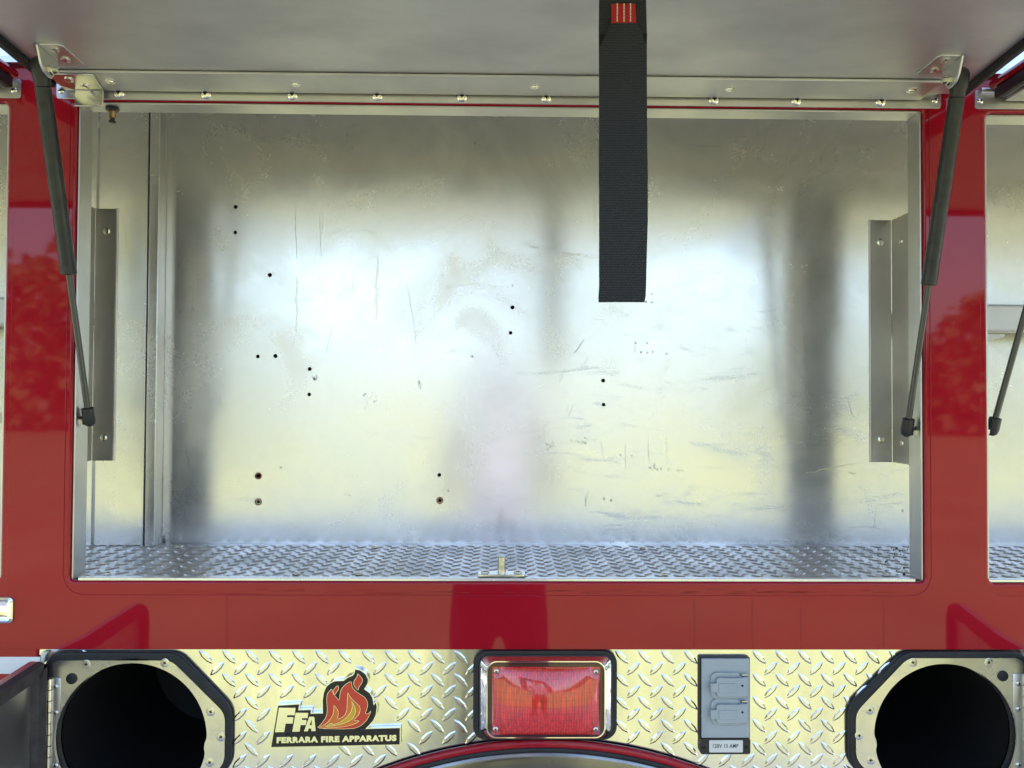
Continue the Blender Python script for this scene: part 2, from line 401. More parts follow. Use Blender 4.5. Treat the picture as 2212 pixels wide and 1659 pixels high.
def bolt_head(r=.0055, h=.003, mi=0):
    g = B(); lathe(g, (0, 0, 0), (0, 0, 1), [(0, r), (h * .35, r), (h * .8, r * .7), (h, r * .2)], 16); return mesh_of(g, 'bolt_head')
BH = bolt_head(); BH.materials.append(ZINC); BH.shade_smooth()
for px, py in ((388, 1181), (232, 1243), (775, 1243), (1388, 1181), (1436, 1242), (1912, 1243), (808, 1181), (640, 1240)):
    Y = -FLOOR_Z * F_PX / (py - 860) - CAM_D
    Y = max(.03, min(.255, Y)); x, z = at(px, py, Y)
    o = link('floor_bolt', BH, None, floor, smooth=False); o.matrix_basis = Matrix.Translation((x, Y, FLOOR_Z + .0012)) 
g = B()
for k in range(44):
    px = random.gauss(1930, 30); 
    Y = random.uniform(.03, .25) if k % 3 else random.uniform(.12, .24)
    x = at(px, 1220, Y)[0]; r = random.uniform(.0005, .0013) if k % 7 else random.uniform(.0014, .0026)
    lathe(g, (x, Y, FLOOR_Z + .0002), (random.uniform(-.3, .3), random.uniform(-.3, .3), 1), [(0, r), (r * .7, r * .9), (r * 1.2, r * .3)], 6)
obj('dirt_crumbs', g, DIRT, floor, kind='stuff')

# jambs (aluminium returns behind the red edge)
JD = .037
g = B(); box(g, OX0 + .0008, OX0 + .0035, .0045, JD, OZ0 + .001, OZ1 - .0012); obj('jamb', g, ALU_DULL, body, bevel=.0006)
g = B(); box(g, OX1 - .0035, OX1 - .0008, .0045, JD, OZ0 + .001, OZ1 - .0012); obj('jamb', g, ALU_DULL, body, bevel=.0006)
g = B(); box(g, OX0 + .004, OX1 - .004, .0045, JD, OZ1 - .0036, OZ1 - .0008); obj('header_lip', g, ALU_DULL, body, bevel=.0006)
for x0, x1 in ((PX1 + .0008, PX1 + .0035), (PX0 - .0035, PX0 - .0008)):
    g = B(); box(g, x0, x1, .0045, JD, OZ0, OZ1 - .006); obj('jamb', g, ALU_DULL, body, bevel=.0006)
for x0, x1 in ((PX1 + .004, 2.2), (-2.2, PX0 - .004)):
    g = B(); box(g, x0, x1, .0045, JD, OZ1 - .0082, OZ1 - .0054); obj('header_lip', g, ALU_DULL, body, bevel=.0006)
for x0, x1 in ((OX0 - .092, OX0 - .003), (OX1 + .003, PX1 - .003)):
    g = B(); box(g, x0, x1, .030, .034, -.25, .41); obj('pillar_backing', g, SHADE_BACK, body)

# wire chase with cover plate in the left rear corner
CY = .243
def vstrip(name, px0, px1, y0, y1, m, bev=.001):
    x0 = at(px0, 862, y0)[0]; x1 = at(px1, 862, y0)[0]
    g = B(); box(g, x0, x1, y0, y1, FLOOR_Z + .0005, .555); return obj(name, g, m, body, bevel=bev)
vstrip('chase_cover_plate', 207, 313.2, CY + .004, CY + .007, ALU)
vstrip('chase_flange', 150, 202, CY, CY + .003, ALU)
vstrip('chase_flange', 316.5, 337, CY - .002, CY + .0005, ALU)
x0 = at(337, 862, CY)[0]
g = B(); box(g, x0 - .003, x0 - .0005, CY + .001, WALL_Y - .0005, FLOOR_Z + .0005, .555); obj('chase_side', g, ALU_DULL, body)
x1 = at(352, 862, WALL_Y)[0]
g = B(); box(g, x0, x1, WALL_Y - .004, WALL_Y - .0008, FLOOR_Z + .0005, .555); obj('chase_foot_flange', g, ALU_DULL, body, bevel=.001)
g = B(); box(g, at(200, 862, CY)[0], at(322, 862, CY)[0], CY + .012, CY + .014, FLOOR_Z, .555); obj('chase_inner', g, ALU_DULL, body)
g = B()
for k in range(9):
    lathe(g, (x1 - .006 + random.uniform(-.007, .007), WALL_Y - .006 + random.uniform(-.004, 0), FLOOR_Z + .001), (random.uniform(-.2, .2), -.2, 1), [(0, .005), (.003, .0055), (.008, .003), (.011, .001)], 7)
obj('sealant_blob', g, WHITE, body)

# cross bars seen in the neighbouring compartments
for a, b2 in ((PX1 + .01, 2.15), (-2.15, PX0 - .01)):
    z0 = at(2180, 716, .2)[1]; z1 = at(2180, 657, .2)[1]
    g = B(); prism(g, [(a, z0), (b2, z0), (b2, z1), (a, z1)], .2, .235); obj('cross_bar', g, WHITE, body, bevel=.006, seg=4)
z = at(2180, 729, .2)[1]
g = B(); prism(g, [(.80, z), (.80, z + .006), (.857, z + .006), (.857, z + .002), (.838, z - .004), (.80, z - .010)], .205, .225); obj('bar_clip', g, LABELM, body)

# angle brackets behind the pillars
def angle_bracket(label, xin, xleg, ztop, zbot, ztop_in):
    s = 1 if xin > 0 else -1
    t = thing('angle_bracket', label, 'bracket', (xin, .1, zbot), 'vertical angle brackets behind the pillars')
    lo, hi = sorted((xin, xleg))
    g = B(); box(g, lo, hi, .0985, .1, zbot, ztop); obj('front_leg', g, ALU_BRACKET, t, bevel=.0007)
    lo, hi = sorted((xin + s * .0003, xin + s * .0018))
    g = B(); box(g, lo, hi, .0375, .0982, zbot, ztop); obj('side_leg', g, ALU_BRACKET, t, bevel=.0005)
    g = B(); cyl(g, (xleg, .0965, zbot), (xleg, .0965, ztop), .0022, 10); obj('rolled_edge', g, ALU_BRACKET, t)
    for z in (ztop - .035, zbot + .035):
        g = B(); lathe(g, ((xin + xleg) / 2, .0985, z), (0, -1, 0), [(0, .0055), (.001, .0055), (.002, .004), (.0022, .002)], 16); obj('rivet', g, ZINC, t)
        g = B(); lathe(g, (xin + s * .0003, .07, z - .004), (-s, 0, 0), [(0, .005), (.0015, .004), (.0022, .0015)], 16); obj('rivet', g, ZINC, t)
    return t
zt = at(1905, 476, .1)[1]; zb = at(1905, 998, .1)[1]
angle_bracket('bare aluminium angle bracket hanging behind the right red pillar', .609, .5745, zt, zb, zt)
zt = at(225, 451, .1)[1]; zb = at(225, 995, .1)[1]
angle_bracket('bare aluminium angle bracket hanging behind the left red pillar, beside the chase', -.623, -.589, zt, zb, zt)

# wear on the back wall: thin deposits and scratches ---------------------------
def ribbon(g, pts, wd, Y, taper=True):
    n = len(pts); L_ = []; R_ = []
    for i, p in enumerate(pts):
        a = Vector(pts[max(0, i - 1)]); b2 = Vector(pts[min(n - 1, i + 1)]); d = (b2 - a)
        if d.length < 1e-9: d = Vector((0, 1))
        d.normalize(); nn = Vector((-d.y, d.x)); ww = wd * (.35 + .65 * math.sin(math.pi * (i + .3) / (n - .4))) if taper else wd
        ww *= random.uniform(.7, 1.3)
        L_.append(g.verts.new((p[0] + nn.x * ww / 2, Y, p[1] + nn.y * ww / 2))); R_.append(g.verts.new((p[0] - nn.x * ww / 2, Y, p[1] - nn.y * ww / 2)))
    for i in range(n - 1): g.faces.new((L_[i], L_[i + 1], R_[i + 1], R_[i]))
def scratch(g, px0, py0, px1, py1, wd, wob=1.5, n=7, Y=WALL_Y - .0003):
    pts = []
    for k in range(n):
        q = k / (n - 1); j = wob if 0 < k < n - 1 else 0
        pts.append(at(px0 + (px1 - px0) * q + random.uniform(-j, j), py0 + (py1 - py0) * q + random.uniform(-j, j), Y))
    ribbon(g, pts, wd * .0008, Y)
def blotch(g, px, py, rx, ry, Y=WALL_Y - .00025, n=16):
    pts = []
    for k in range(n):
        a = 2 * math.pi * k / n; q = random.uniform(.6, 1.15); pts.append(at(px + rx * q * math.cos(a), py + ry * q * math.sin(a), Y))
    vs_ = [g.verts.new((x, Y, z)) for x, z in pts]; g.faces.new(vs_)
g = B()
for a in ((638, 458, 641, 560, .9), (690, 460, 694, 555, .8), (697, 470, 696, 500, .6), (878, 612, 896, 710, .8), (897, 712, 900, 745, .9), (1287, 415, 1285, 525, .8), (1252, 795, 1275, 770, .5), (1275, 690, 1310, 690, .4),
          (1262, 735, 1240, 762, 2.4), (1222, 795, 1205, 830, .8), (1240, 870, 1225, 905, .6), (1232, 872, 1220, 900, .5),
          (1270, 1060, 1266, 1092, .7), (1305, 1135, 1345, 1135, .7), (1308, 1142, 1345, 1144, .5), (1310, 1167, 1332, 1167, .6), (1365, 1140, 1380, 1128, .5), (1700, 1150, 1760, 1146, .8), (1690, 1060, 1730, 1058, .9),
          (1700, 1000, 1745, 985, .8), (1350, 960, 1352, 1010, .9), (1400, 945, 1402, 1000, .8), (1440, 940, 1440, 1000, .7), (1300, 950, 1302, 985, .7),
          (1830, 1020, 1850, 1024, 1.6), (1835, 1140, 1900, 1136, .9), (1895, 1095, 1885, 1150, .5), (205, 1157, 250, 1155, 1.8), (760, 600, 766, 640, .5), (720, 700, 705, 760, .5), (640, 720, 628, 760, .4), (1370, 745, 1372, 765, .6)):
    scratch(g, *a)
for px, py in ((1398, 741), (1398, 762), (1440, 764), (1265, 1076), (1265, 1083), (1265, 1091), (1305, 1077), (1320, 1081), (1107, 617), (1408, 635), (1408, 653), (1396, 652), (1020, 770), (968, 1060), (755, 1070), (745, 1069), (1340, 983), (1365, 985), (1890, 925), (1950, 1103), (1955, 940), (1410, 760), (1385, 761), (1373, 741), (607, 1010), (392, 908), (396, 911)):
    blotch(g, px, py, random.uniform(1.5, 3), random.uniform(1.8, 4))
for px, py, rx, ry in ((797, 865, 14, 16), (1190, 965, 8, 9), (1410, 1010, 14, 7), (1790, 1090, 10, 10), (1260, 955, 12, 8), (905, 830, 5, 9), (680, 815, 5, 6)):
    for k in range(14): blotch(g, px + random.gauss(0, rx * .6), py + random.gauss(0, ry * .6), random.uniform(.6, 2), random.uniform(.8, 3), n=8)
for k in range(24):
    px = 1560 + k * 5.2 + random.uniform(-1, 1); scratch(g, px, 930 + random.uniform(-3, 3), px, 940 + random.uniform(0, 18), .22, .5, 4)
obj('scuff_marks', g, SCUFF, wall, smooth=False, kind='stuff')
g = B()
for px, py, rx, ry in ((1470, 1016, 11, 3.2), (1445, 1015, 3.5, 3.5), (590, 590, 4, 3)): blotch(g, px, py, rx, ry)
for a in ((815, 555, 812, 690, 7), (640, 600, 640, 720, 4), (1850, 1002, 1740, 1022, 2.5), (1830, 860, 1845, 905, 2)): scratch(g, *a, 2.5, 12)
obj('stain_marks', g, STAINY, wall, smooth=False, kind='stuff')
g = B()
for a in ((463, 597, 452, 618, .8), (418, 640, 412, 690, .5), (425, 580, 428, 640, .5), (465, 690, 462, 720, .5), (400, 960, 410, 1010, .9), (405, 1060, 410, 1095, .8), (398, 1100, 402, 1140, .5), (1735, 700, 1740, 800, .6), (1742, 815, 1746, 860, .5), (1730, 880, 1790, 890, .7), (1690, 550, 1694, 600, .4), (820, 750, 826, 760, 2), (475, 850, 478, 880, .6), (480, 820, 484, 840, .6), (1175, 830, 1130, 850, .6), (420, 760, 432, 820, .4)):
    scratch(g, *a)
for k in range(60): blotch(g, random.gauss(415, 20), random.uniform(540, 1130), random.uniform(.5, 1.3), random.uniform(.5, 1.6), n=6)
for k in range(50): blotch(g, random.uniform(460, 1850), random.uniform(500, 1150), random.uniform(.5, 1.3), random.uniform(.5, 2.2), n=6)
obj('bright_scratches', g, BRIGHT, wall, smooth=False, kind='stuff')

# runs of old water on the red sill
g = B()
YS = -.0012
for px, y0, wd in ((490, 1290, 1.1), (1500, 1297, 1.5), (1625, 1300, 1.2), (1731, 1305, 1.1), (1910, 1292, 1.3)):
    pts = [at(px + random.uniform(-1, 1), y0 + (1400 - y0) * k / 12, YS) for k in range(13)]; ribbon(g, pts, wd * .001, YS, False)
for k in range(46):
    px = random.uniform(330, 1900); py = 1280 + random.gauss(0, 2.5); L_ = random.uniform(10, 60)
    pts = [at(px + L_ * q / 5, py + random.uniform(-.8, .8), YS) for q in range(6)]; ribbon(g, pts, random.uniform(.0003, .0008), YS)
obj('water_streaks', g, mat('dried_run', (.30, .012, .012), .45), skin, smooth=False, kind='stuff')

# white stripes at the far left
for y0, y1 in ((1418.5, 1455), (1494, 1531), (1570, 1610)):
    z0 = at(40, y1)[1]; z1 = at(40, y0)[1]; x1 = at(87, 1436)[0]
    g = B(); box(g, -1.4, x1, -.0010, -.0002, z0, z1); obj('white_stripe', g, WHITE, body)

g = B(); prism(g, [at(px, py, -.0015) for px, py in ((87.5, 1430), (88, 1412), (93, 1407.5), (104, 1408), (98, 1416), (95.5, 1432))], -.0022, .004)
obj('corner_sealant', g, LABELM, body, bevel=.001)

# ------------------------------------------------------------------ screws
def screw_mesh(name, r, h, m, cross=.55, rot=0):
    """round phillips head about +Z with raised dark bars imitating the shade of a cross recess"""
    g = B(); lathe(g, (0, 0, -.0006), (0, 0, 1), [(0, r), (.0006, r), (.0006 + h * .55, r * .82), (.0006 + h * .9, r * .5), (.0006 + h, r * .15)], 18)
    for a in (0, 90):
        c_, s_ = math.cos(rad(a + rot)), math.sin(rad(a + rot)); L_ = r * cross; W_ = r * .13
        q = [(-L_, -W_, h * .72), (L_, -W_, h * .72), (L_ * .5, W_ * 0 - W_, h * 1.06), (-L_ * .5, -W_, h * 1.06)]
        v1 = [g.verts.new((x * c_ - y * s_, x * s_ + y * c_, z)) for x, y, z in q]
        v2 = [g.verts.new((x * c_ + y * s_, x * s_ - y * c_, z)) for x, y, z in q]
        fs = [g.faces.new(v1[::-1]), g.faces.new(v2)] + [g.faces.new((v1[i], v1[(i + 1) % 4], v2[(i + 1) % 4], v2[i])) for i in range(4)]
        for f in fs: f.material_index = 1
    me = mesh_of(g, name); me.materials.append(m); me.materials.append(SCREWD); me.shade_smooth(); me.set_sharp_from_angle(angle=rad(40)); return me
FACE = Matrix.Rotation(rad(90), 4, 'X')          # +Z of the screw -> -Y
SC_TRUSS = screw_mesh('truss_screw', .0082, .0034, ZINC)
SC_PAN = screw_mesh('pan_screw', .0048, .0026, ZINC)
SC_FLAT = screw_mesh('flat_screw', .0062, .0005, STAIN)
SC_SMALL = screw_mesh('small_screw', .0042, .002, STAIN)
SC_BLACK = screw_mesh('black_screw', .0042, .0012, PLASTIC)
def screw(me, p, parent, rot=None, M=None):
    o = link('screw', me, None, parent, smooth=False)
    o.matrix_basis = Matrix.Translation(p) @ (M or FACE) @ Matrix.Rotation(rad(random.uniform(0, 90) if rot is None else rot), 4, 'Z'); return o

# ------------------------------------------------------------------ overhead doors
HZ, HY, TILT = .4305, -.010, rad(4.2)
def hatch(label, x0, x1, leaf0, leaf1, strip0, strip1, screws, bolts, length=.74, name='overhead_door', tilt=TILT, thick=.045):
    t = thing(name, label, 'compartment door', (0, HY, HZ), 'top-hinged compartment doors standing open')
    t.rotation_euler.x = -tilt; bpy.context.view_layer.update()
    # local frame: -y runs outward along the door, +z is up
    g = B(); box(g, x0 + .012, x1 - .012, -length + .03, -.008, .0045, .0065); obj('inner_pan', g, ALU_DOOR, t, local=True)
    g = B()
    for xs in (x0, x1 - .0115): box(g, xs, xs + .0115, -length, -.012, -.004, .012)
    box(g, x0 + .0118, x1 - .0118, -length, -length + .0295, -.004, .012)
    obj('rubber_seal', g, RUBBER, t, local=True, bevel=.003)
    g = B(); box(g, x0 - .004, x1 + .004, -length - .006, -.004, .0125, thick); obj('outer_skin', g, RED, t, local=True, bevel=.006, seg=3)
    g = B(); box(g, strip0, strip1, -.051, .002, .0, .0035); obj('hinge_strip', g, ALU_DULL, t, local=True, bevel=.0006)
    for bx_, u in bolts:
        g = B(); lathe(g, (bx_, -u, 0), (0, 0, -1), [(0, .0065), (.0012, .0065), (.0016, .0045), (.003, .004), (.0034, .002)], 16); obj('bolt', g, ZINC, t, local=True)
    # hinge leaf screwed to the red face
    lz0, lz1 = OZ1 + .0004, OZ1 + .028
    g = B(); prism(g, rrect(leaf0, leaf1, lz0, lz1, .004, 3), -.0032, -.0004); lf_ = obj('hinge_leaf', g, ALU_DULL, t, bevel=.0005)
    seg = .032; k0 = leaf0 + .004; i = 0
    g = B()
    while k0 < leaf1 - .01:
        k1 = min(k0 + seg, leaf1 - .004); cyl(g, (k0, -.0075, lz1 - .004), (k1 - .0012, -.0075, lz1 - .004), .0052, 12); k0 = k1; i += 1
    obj('hinge_barrel', g, ALU_DULL, t)
    for sx in screws:
        screw(SC_TRUSS, (sx, -.0036, OZ1 + .0095), lf_, 0)
    for sx in (leaf0 + .007, leaf1 - .009):
        screw(SC_PAN, (sx, -.0036, OZ1 + .0115), lf_, 0)
    return t
px_sc = (258, 445, 632, 815, 998, 1180, 1368, 1542, 1720, 1902)
screws = [at(px, 207, -.003)[0] for px in px_sc]
bolts = [(at(237, 173, -.04)[0], .028), (at(636, 181, -.04)[0], .026), (at(1155, 186, -.04)[0], .026), (at(1578, 193, -.04)[0], .026), (at(1970, 198, -.04)[0], .028)]
door = hatch('raised aluminium-lined door over the open centre compartment', -.628, .652, at(124, 212, 0)[0], at(2030, 228, 0)[0], -.612, .598, screws, bolts)
hatch('raised door at the far right edge, only its red edge and seal showing', .694, 1.9, at(2104, 226, 0)[0], 1.86, .72, 1.86, [.80, .92, 1.04], [], tilt=rad(1.5), thick=.024)
hatch('raised door at the far left edge, only its red edge and hinge end showing', -1.9, -.676, -1.86, at(47, 208, 0)[0], -1.86, -.71, [-.80, -.92], [], tilt=rad(1.5), thick=.024)
DW = door.matrix_basis
# strut brackets on the door pan
def strut_bracket(s, xf):
    g = B()
    # flat leg
    prof = [(xf, -.072), (xf + s * .031, -.068), (xf + s * .0285, -.112), (xf + s * .024, -.117), (xf, -.117)]
    a = [g.verts.new((x, y, .0018)) for x, y in prof]; b2 = [g.verts.new((x, y, .0044)) for x, y in prof]; n = len(prof)
    g.faces.new(a); g.faces.new(b2[::-1])
    for i in range(n): g.faces.new((a[i], b2[i], b2[(i + 1) % n], a[(i + 1) % n]))
    # hanging leg
    prof = [(-.072, .0044), (-.117, .0044), (-.119, .001), (-.109, -.018), (-.102, -.025), (-.092, -.028), (-.084, -.026), (-.079, -.019)]
    a = [g.verts.new((xf - s * .0003, y, z)) for y, z in prof]; b2 = [g.verts.new((xf - s * .0029, y, z)) for y, z in prof]; n = len(prof)
    g.faces.new(a); g.faces.new(b2[::-1])
    for i in range(n): g.faces.new((a[i], b2[i], b2[(i + 1) % n], a[(i + 1) % n]))
    br = obj('strut_bracket', g, ALU_DULL, door, local=True, bevel=.0006)
    for u in (.081, .106):
        g = B(); lathe(g, (xf + s * .0135, -u, .0016), (0, 0, -1), [(0, .0058), (.0012, .0058), (.0022, .0035), (.0024, .001)], 16)
        o = obj('bolt', g, ZINC, br, local=True)
    g = B(); lathe(g, (xf, -.092, -.0185), (s, 0, 0), [(0, .0062), (.005, .0062), (.0055, .0045), (.011, .0042), (.0115, .003)], 6)
    obj('nut', g, ZINC, br, local=True)
strut_bracket(1, -.5805); strut_bracket(-1, .5855)
# bent striker tab over the door switch
g = B()
xa, xb = at(128, 170, -.03)[0], at(228, 195, -.012)[0]
pr = [(xa, -.050), (xa + .062, -.050), (xb - .002, -.004), (xa + .014, -.004), (xa, -.018)]
a = [g.verts.new((x, y, -.0028)) for x, y in pr]; b2 = [g.verts.new((x, y, -.0006)) for x, y in pr]; n = len(pr)
g.faces.new(a); g.faces.new(b2[::-1])
for i in range(n): g.faces.new((a[i], b2[i], b2[(i + 1) % n], a[(i + 1) % n]))
box(g, xa + .0142, xb - .0005, -.0062, -.004, -.0265, -.0029)
tab = obj('switch_tab', g, STAIN, door, local=True, bevel=.0014, seg=3)
for u, dx in ((.036, .022), (.017, .034)):
    g = B(); lathe(g, (xa + dx, -u, -.003), (0, 0, -1), [(0, .0058), (.0012, .0058), (.0022, .0035), (.0024, .001)], 16); obj('bolt', g, ZINC, tab, local=True)

# ------------------------------------------------------------------ gas struts
def strut(label, top, bot, side, stud=True):
    top = Vector(top); bot = Vector(bot); d = (bot - top); q = lambda s: top + d * s
    t = thing('gas_strut', label, 'gas strut', bot, 'gas struts holding the doors open')
    g = B(); lathe(g, q(.05), d, [(0, .0098), (d.length * .475, .0098), (d.length * .477, .0096)], 24); tb = obj('cylinder', g, STRUTM, t)
    g = B(); lathe(g, q(.526), d, [(0, .0102), (d.length * .03, .0102), (d.length * .0325, .0085)], 24); obj('collar', g, STRUTM, t)
    g = B(); cyl(g, q(.558), q(.975), .0043, 16); obj('rod', g, RODM, t)
    g = B(); lathe(g, q(-.030), d, [(0, .004), (.003, .009), (.008, .0112), (.022, .0112), (.030, .0098), (d.length * .078, .0092)], 20); obj('end_socket', g, PLASTIC, t)
    g = B(); lathe(g, q(.958), d, [(0, .006), (.001, .0082), (.018, .0088), (.024, .0075), (.027, .004)], 20); obj('end_socket', g, PLASTIC, t)
    if stud:
        g = B(); lathe(g, bot - Vector((side * .0125, 0, 0)), (side, 0, 0), [(0, .0085), (.002, .0085), (.002, .0068), (.0055, .0068), (.0058, .003), (.0105, .003)], 6); obj('ball_stud', g, ZINC, t)
        g = B(); cyl(g, top + Vector((0, 0, -.003)), top + Vector((side * .016, 0, -.003)), .003, 12); obj('ball_stud', g, ZINC, t)
    return t
strut('black gas strut holding up the centre door on the left pillar', (-.5935, -.100, .4225), (-.5868, .02, -.034), 1)
strut('black gas strut holding up the centre door on the right pillar', (.5992, -.100, .4225), (.5905, .02, -.044), -1)
strut('thin black strut rod at the far right edge, beyond the right pillar', (.772, -.1, .4225), (.7155, .02, -.042), 1)
strut('black strut end just peeping in at the far left edge', (-.79, -.1, .4225), (-.7245, .02, -.030), -1)

# ------------------------------------------------------------------ door switch and striker pin
sx, sz = at(243, 234, .02)
t = thing('door_switch', 'small brass plunger switch with black washer under the header', 'switch', (sx, .02, sz))
zt = OZ1 - .0037
g = B(); lathe(g, (sx, .02, zt), (0, 0, -1), [(0, .009), (.0022, .0095), (.0042, .008), (.0046, .004)], 20); obj('washer', g, PLASTIC, t)
g = B(); lathe(g, (sx, .02, zt - .0046), (0, 0, -1), [(0, .0045), (.010, .0045)], 16); obj('barrel', g, BRASS, t)
g = B(); lathe(g, (sx, .02, zt - .0146), (0, 0, -1), [(0, .0032), (.004, .0032), (.0045, .0048), (.0065, .0048), (.007, .003)], 16); obj('plunger', g, PLASTIC, t)
kx = at(1083.5, 1238, .022)[0]
t = thing('striker_pin', 'upright zinc latch pin on a small plate at the front of the compartment floor', 'latch striker', (kx, .022, FLOOR_Z))
g = B(); zp = FLOOR_Z + .0026
prism(g, round_poly([(kx - .034, .008), (kx + .034, .008), (kx + .034, .034), (kx - .034, .034)], .005), 0, .0028)
bmesh.ops.transform(g, matrix=Matrix(((1, 0, 0, 0), (0, 0, 1, 0), (0, 1, 0, zp), (0, 0, 0, 1))), verts=g.verts)
obj('base_plate', g, ZINC, t, bevel=.0006)
g = B(); lathe(g, (kx, .018, zp + .0028), (0, 0, 1), [(0, .0058), (.0235, .0056), (.0245, .0048)], 20); obj('pin', g, mat('galvanised', (.75, .74, .66), .3, 1, var=.5, var_scale=90, col2=(.25, .24, .2)), t)
for dx in (-.0235, .0235):
    o = link('bolt', BH, None, t, smooth=False); o.matrix_basis = Matrix.Translation((kx + dx, .022, zp + .0028)) @ Matrix.Scale(1.15, 4)

# ------------------------------------------------------------------ webbing strap
SY = -.28
def sX(px): return at(px, 600, SY)[0]
def sP(px, py): return at(px, py, SY)
t = thing('pull_strap', 'black webbing door pull strap hanging from the raised centre door', 'strap', (sP(1345, 652)[0], SY, .1))
def sheet(pts_l, pts_r, y, th, m, name, parent, bev=.0008):
    g = B(); n = len(pts_l); rows = []
    for (xl, zl), (xr, zr), yy in zip(pts_l, pts_r, y):
        K = 8
        fr = [g.verts.new((xl + (xr - xl) * k / K, yy - .0007 * math.sin(math.pi * k / K), zl + (zr - zl) * k / K)) for k in range(K + 1)]
        bk = [g.verts.new((xl + (xr - xl) * k / K, yy + th - .0007 * math.sin(math.pi * k / K), zl + (zr - zl) * k / K)) for k in range(K + 1)]
        rows.append((fr, bk))
    for (f0, b0), (f1, b1) in zip(rows, rows[1:]):
        for k in range(8): g.faces.new((f0[k], f0[k + 1], f1[k + 1], f1[k])); g.faces.new((b0[k + 1], b0[k], b1[k], b1[k + 1]))
        g.faces.new((f0[0], f1[0], b1[0], b0[0])); g.faces.new((f0[-1], b0[-1], b1[-1], f1[-1]))
    for f0, b0 in (rows[0], rows[-1]):
        g.faces.new(f0 + b0[::-1])
    return obj(name, g, m, parent, bevel=0)
L_ = []; R_ = []; Ys = []
for py, l, r in ((75, 1297, 1397), (150, 1295.5, 1398), (300, 1294, 1397.5), (380, 1293.5, 1398), (480, 1294, 1398), (560, 1294.5, 1396.5), (620, 1295, 1396), (640, 1293.5, 1395), (652, 1294, 1393)):
    L_.append(sP(l, py)); R_.append(sP(r, py)); Ys.append(SY + .003 * math.sin(py * .011) + random.uniform(-.0006, .0006))
L_[0] = sP(1296, 100); R_[0] = sP(1397.5, 98); L_.insert(0, sP(1320, 52)); R_.insert(0, sP(1378, 50)); Ys.insert(0, SY)
Ys = [y - .0012 for y in Ys]
front = sheet(L_, R_, Ys, .0034, WEB, 'front_webbing', t)
zt_ = HZ + math.tan(TILT) * (.27) + .002
L_ = [sP(1296, 650), sP(1296, 300), sP(1295, 60), sP(1296, -40)]; R_ = [sP(1392, 650), sP(1396, 300), sP(1399, 60), sP(1396, -40)]
L_.append((L_[-1][0], zt_)); R_.append((R_[-1][0], zt_))
sheet(L_, R_, [SY + .0032, SY + .0045, SY + .004, SY + .004, SY + .004], .0025, WEB, 'back_webbing', t)
sheet([sP(1296.5, 140), sP(1295, 71)], [sP(1397, 140), sP(1399, 70)], [SY + .0026, SY + .0026], .0012, mat('hook_pile', (.006, .006, .009), .95), 'hook_fastener', t)
L_ = [sP(1321, 50), sP(1321.5, 30), sP(1321, 7)]; R_ = [sP(1374, 50), sP(1374, 30), sP(1373, 7)]
tg = sheet(L_, R_, [SY - .0006, SY + .001, SY + .0015], .0016, REDTAG, 'red_loop_tag', t)
g = B()
for i, px in enumerate((1333, 1347.5, 1361.5)):
    for k in range(6):
        x0, z1 = sP(px - 1.2, 9 + k * 6.8 + (i % 2) * .6); x1, z0 = sP(px + 1.2, 9 + k * 6.8 + 4.6 + (i % 2) * .6)
        box(g, x0, x1, SY - .0022, SY - .0005, z0, z1)
obj('white_stitching', g, THREAD, tg)

# ------------------------------------------------------------------ lower tread plate with its cut-outs
ARC = (1173, 2577)                     # centre of the wheel arch in print pixels, radius 980
ax, az = at(ARC[0], 1597, 0); AR = 980 / F_PX * CAM_D; az = az - AR
def bottle(side):
    s = side
    cxp, cyp, rp = ((283.5, 1596, 159.5) if s < 0 else (2042, 1590, 154.5))
    return cxp, cyp, rp
plate = thing('tread_plate_panel', 'bright polished diamond tread plate panel below the red sill', 'metal panel', (0, .004, -.95))
PY = .0035
g = B(); box(g, -.6422, .8597, PY, PY + .003, -.94, PLATE_TOP - .0004)
sheetp = obj('plate_sheet', g, PLATE, plate)
c = B(); cyl(c, (ax, -.05, az), (ax, .05, az), AR - .006, 128)
centres = {}
for s in (-1, 1):
    cxp, cyp, rp = bottle(s); x, z = at(cxp, cyp, -.008); r = rp / F_PX * (CAM_D - .008); centres[s] = (x, z, r)
    cyl(c, (x, -.05, z), (x, .05, z), r - .001, 64)
cut(sheetp, c)
# outlines that cover the plate, used to leave out lugs nobody could see
lugA = lug_mesh(.0275, .0092, .0010); bmesh.ops.transform(lugA, matrix=FACE, verts=lugA.verts); LUG = mesh_of(lugA, 'tread_lug'); LUG.materials.append(PLATE)
x_ref, z_ref = at(1090, 1468, PY)      # one '/' lug of the photograph sits here
cx0, cz0 = at(1008 * .5486 + 75 * .25, 1404 + (800 * .4557) * .5486 , PY)
def inside(x, z, poly):
    r_ = False
    for i in range(len(poly)):
        (xa, za), (xb, zb) = poly[i - 1], poly[i]
        if (za > z) != (zb > z) and x < (xb - xa) * (z - za) / (zb - za) + xa: r_ = not r_
    return r_
BADGE = [(92, 1315), (200, 668), (545, 648), (528, 738), (720, 732), (712, 790), (872, 785), (868, 600), (885, 480), (925, 390), (985, 335), (1060, 302), (1190, 296), (1250, 250), (1325, 218), (1348, 180), (1358, 122), (1450, 140), (1530, 200), (1575, 285), (1565, 355), (1518, 432), (1590, 480), (1640, 560), (1652, 650), (1682, 600), (1706, 700), (1690, 820), (1650, 910), (1590, 975), (1545, 1020), (2052, 1004), (2050, 1275)]
BADGE_X = inset([at(570.5 + x * .14385, 1426.3 + y * .14385, PY) for x, y in BADGE], -.004)
